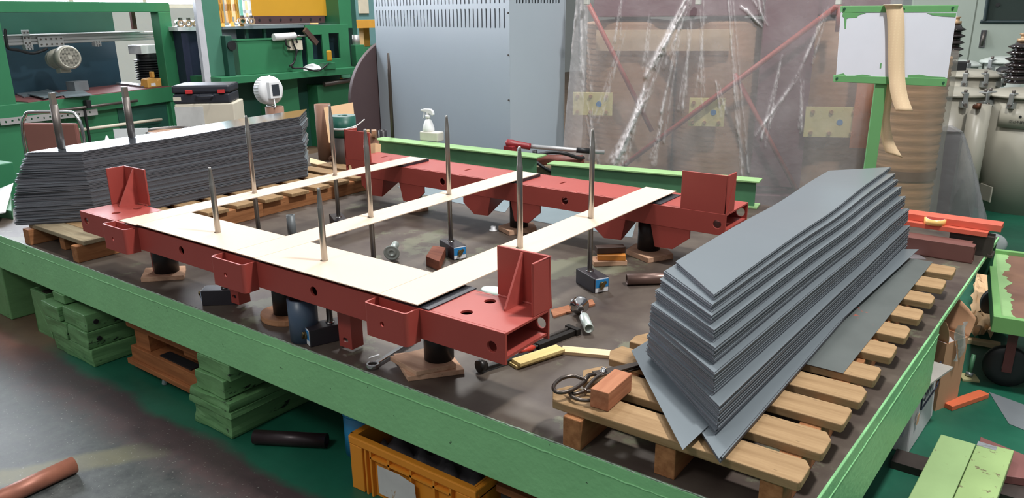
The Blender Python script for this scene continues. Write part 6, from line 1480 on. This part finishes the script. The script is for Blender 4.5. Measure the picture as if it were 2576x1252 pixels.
# painted planks
M_plank = mat('lime_painted_plank', (150, 178, 122), .5, var=.1, scale=3, chips=(112, 100, 74), chip_t=.66, chip_s=16, stretch=(1.5, 1, 1))
M_plank2 = mat('worn_lime_plank', (150, 176, 116), .5, var=.1, scale=3, chips=(108, 96, 72), chip_t=.6, chip_s=22)
def zz2(x, y): return 2000+x/3.771, 920+y/3.771
def plank(pts, z, h, m, label):
    P = [at(*zz2(*p), z) for p in pts]; return tag(MB().prism([(p.x, p.y) for p in P], z-h, z).build('painted_plank', m, bevel=.003), label, 'plank')
plank(((1385, 645), (1715, 740), (1420, 1420), (985, 1420)), .10, .04, M_plank, 'lime green painted plank at the lower right, the left one of the pair')
plank(((1735, 715), (2080, 800), (1860, 1420), (1430, 1420)), .101, .04, M_plank2, 'chipped lime green plank at the lower right with a silver tape piece')
P = [at(*zz2(*p), .101) for p in ((1738, 715), (1918, 770), (1905, 805), (1722, 752))]; tag(MB().prism([(p.x, p.y) for p in P], .1015, .1025).build('tape_patch', M_foil), 'silver tape patch stuck on the end of the chipped lime plank', 'tape')
M_brd = mat('brown_red_board', (122, 78, 74), .55, var=.1)
P = [at(*zz2(*p), .06) for p in ((1760, 668), (2300, 890), (2300, 1080), (1700, 1000))]; tag(MB().prism([(p.x, p.y) for p in P], .03, .0595).build('brown_board', M_brd, bevel=.002), 'brown red board crossing under the chipped lime planks', 'board')
mb = MB(); a = at(*zz2(1500, 1150), .0); tag(MB().box((a.x+.05, a.y+.05, .0148), (.5, .10, .029)).build('bearer', M_darksteel), 'dark bearer under the brown board at the lower right', 'bearer')
# trolley
ty = thing('steel_trolley', 'green steel platform trolley with a brown deck at the right edge', 'trolley', (-.122, 3.561, 0), .11)
M_deck = mat('brown_worn_deck', (132, 98, 76), .7, col2=(104, 74, 66), scale=3, chips=(96, 140, 80), chip_t=.64, chip_s=5)
M_try = mat('trolley_green', (112, 162, 96), .5, var=.08, scale=4)
X1, Y1 = .70, 1.10
MB().b2((.02, .02, .318), (X1-.02, Y1-.02, .33)).build('deck', M_deck, ty)
for a, b in (((0, 0, .28), (X1, .03, .35)), ((0, Y1-.03, .28), (X1, Y1, .35)), ((0, .03, .28), (.03, Y1-.03, .35)), ((X1-.03, .03, .28), (X1, Y1-.03, .35))): MB().b2(a, b).build('frame_rail', M_try, ty, bevel=.002)
rws = [[(.03, .03+(Y1-.06)*k/40, .3305), (.03+.05+.03*mnoise.noise(Vector((k*.21, 1.3, 2)))+.02*mnoise.noise(Vector((k*.77, 5.2, 2))), .03+(Y1-.06)*k/40, .3307)] for k in range(41)]
MB().grid(rws, False).build('paint_border', M_itop, ty, solid=.0006, fixn=False)
for x, y in ((.09, .12), (X1-.1, .12), (.09, Y1-.15), (X1-.1, Y1-.15)):
    w_ = MB().lathe([(0, -.022), (.055, -.022), (.085, -.020), (.092, -.012), (.092, .012), (.085, .02), (.055, .022), (0, .022)], frame((x, y, .092), (1, 0, 0), (0, 1, .0)) @ Matrix.Rotation(0, 4, 'Z'), 28).build('caster_wheel', M_black, ty)
    MB().cyl((x, y-.028, .092), (x, y+.028, .092), .02).build('axle', M_steel, w_)
    MB().b2((x-.018, y-.036, .075), (x+.018, y-.028, .27)).build('caster_fork', mat('maroon_fork', (92, 42, 40), .5), ty); MB().b2((x-.036, y-.05, .262), (x+.036, y+.05, .28)).build('caster_plate', M_darksteel, ty)
# crumpled kraft paper and board between platform and trolley
Pk = [(2424, 862), (2484, 858), (2496, 805), (2490, 740), (2474, 690), (2462, 676), (2452, 684), (2446, 760)]
q = [at(2428, 862, 0), at(2490, 860, 0), at(2466, 676, 0), at(2455, 684, 0)]
rws = []
for j in range(30):
    v = j/29; a = q[0].lerp(q[3], v); b = q[1].lerp(q[2], v)+Vector((.07*math.sin(PI*v), 0, 0)); rws.append([a.lerp(b, i/9)+Vector((.03*mnoise.noise(Vector((j*.6, i, 9))), 0, .045+.05*mnoise.noise(Vector((i*.5, j*.45, 3)))+.02*mnoise.noise(Vector((i*1.4, j*1.2, 7))))) for i in range(10)])
tag(MB().grid(rws, True).build('kraft_paper', mat('crumpled_kraft', (206, 172, 132), .8, var=.06, bump=.5, bscale=20), solid=.003, fixn=False), 'crumpled brown kraft paper lying on the floor between platform and trolley', 'paper')
P = at(2455, 866, 0); tag(MB().box((P.x, P.y+.01, .012), (.2, .05, .02), rz=.1).build('thin_board', M_cply), 'thin pale board at the near end of the crumpled kraft paper', 'board')
# odds and ends at the far left on the platform
lay('green_board', ((-40, 540), (-40, 515), (32, 508), (34, 552)), .05, M_iweb, 'green painted board lying behind the left stack at the picture edge', 'board')
lean('sheet_offcut', [at(-40, 545, .551), at(14, 535, .551), far(34, 462, 4.75), far(-40, 492, 4.75)], .006, M_white, 'white panel leaning at the left picture edge behind the stack', 'panel')
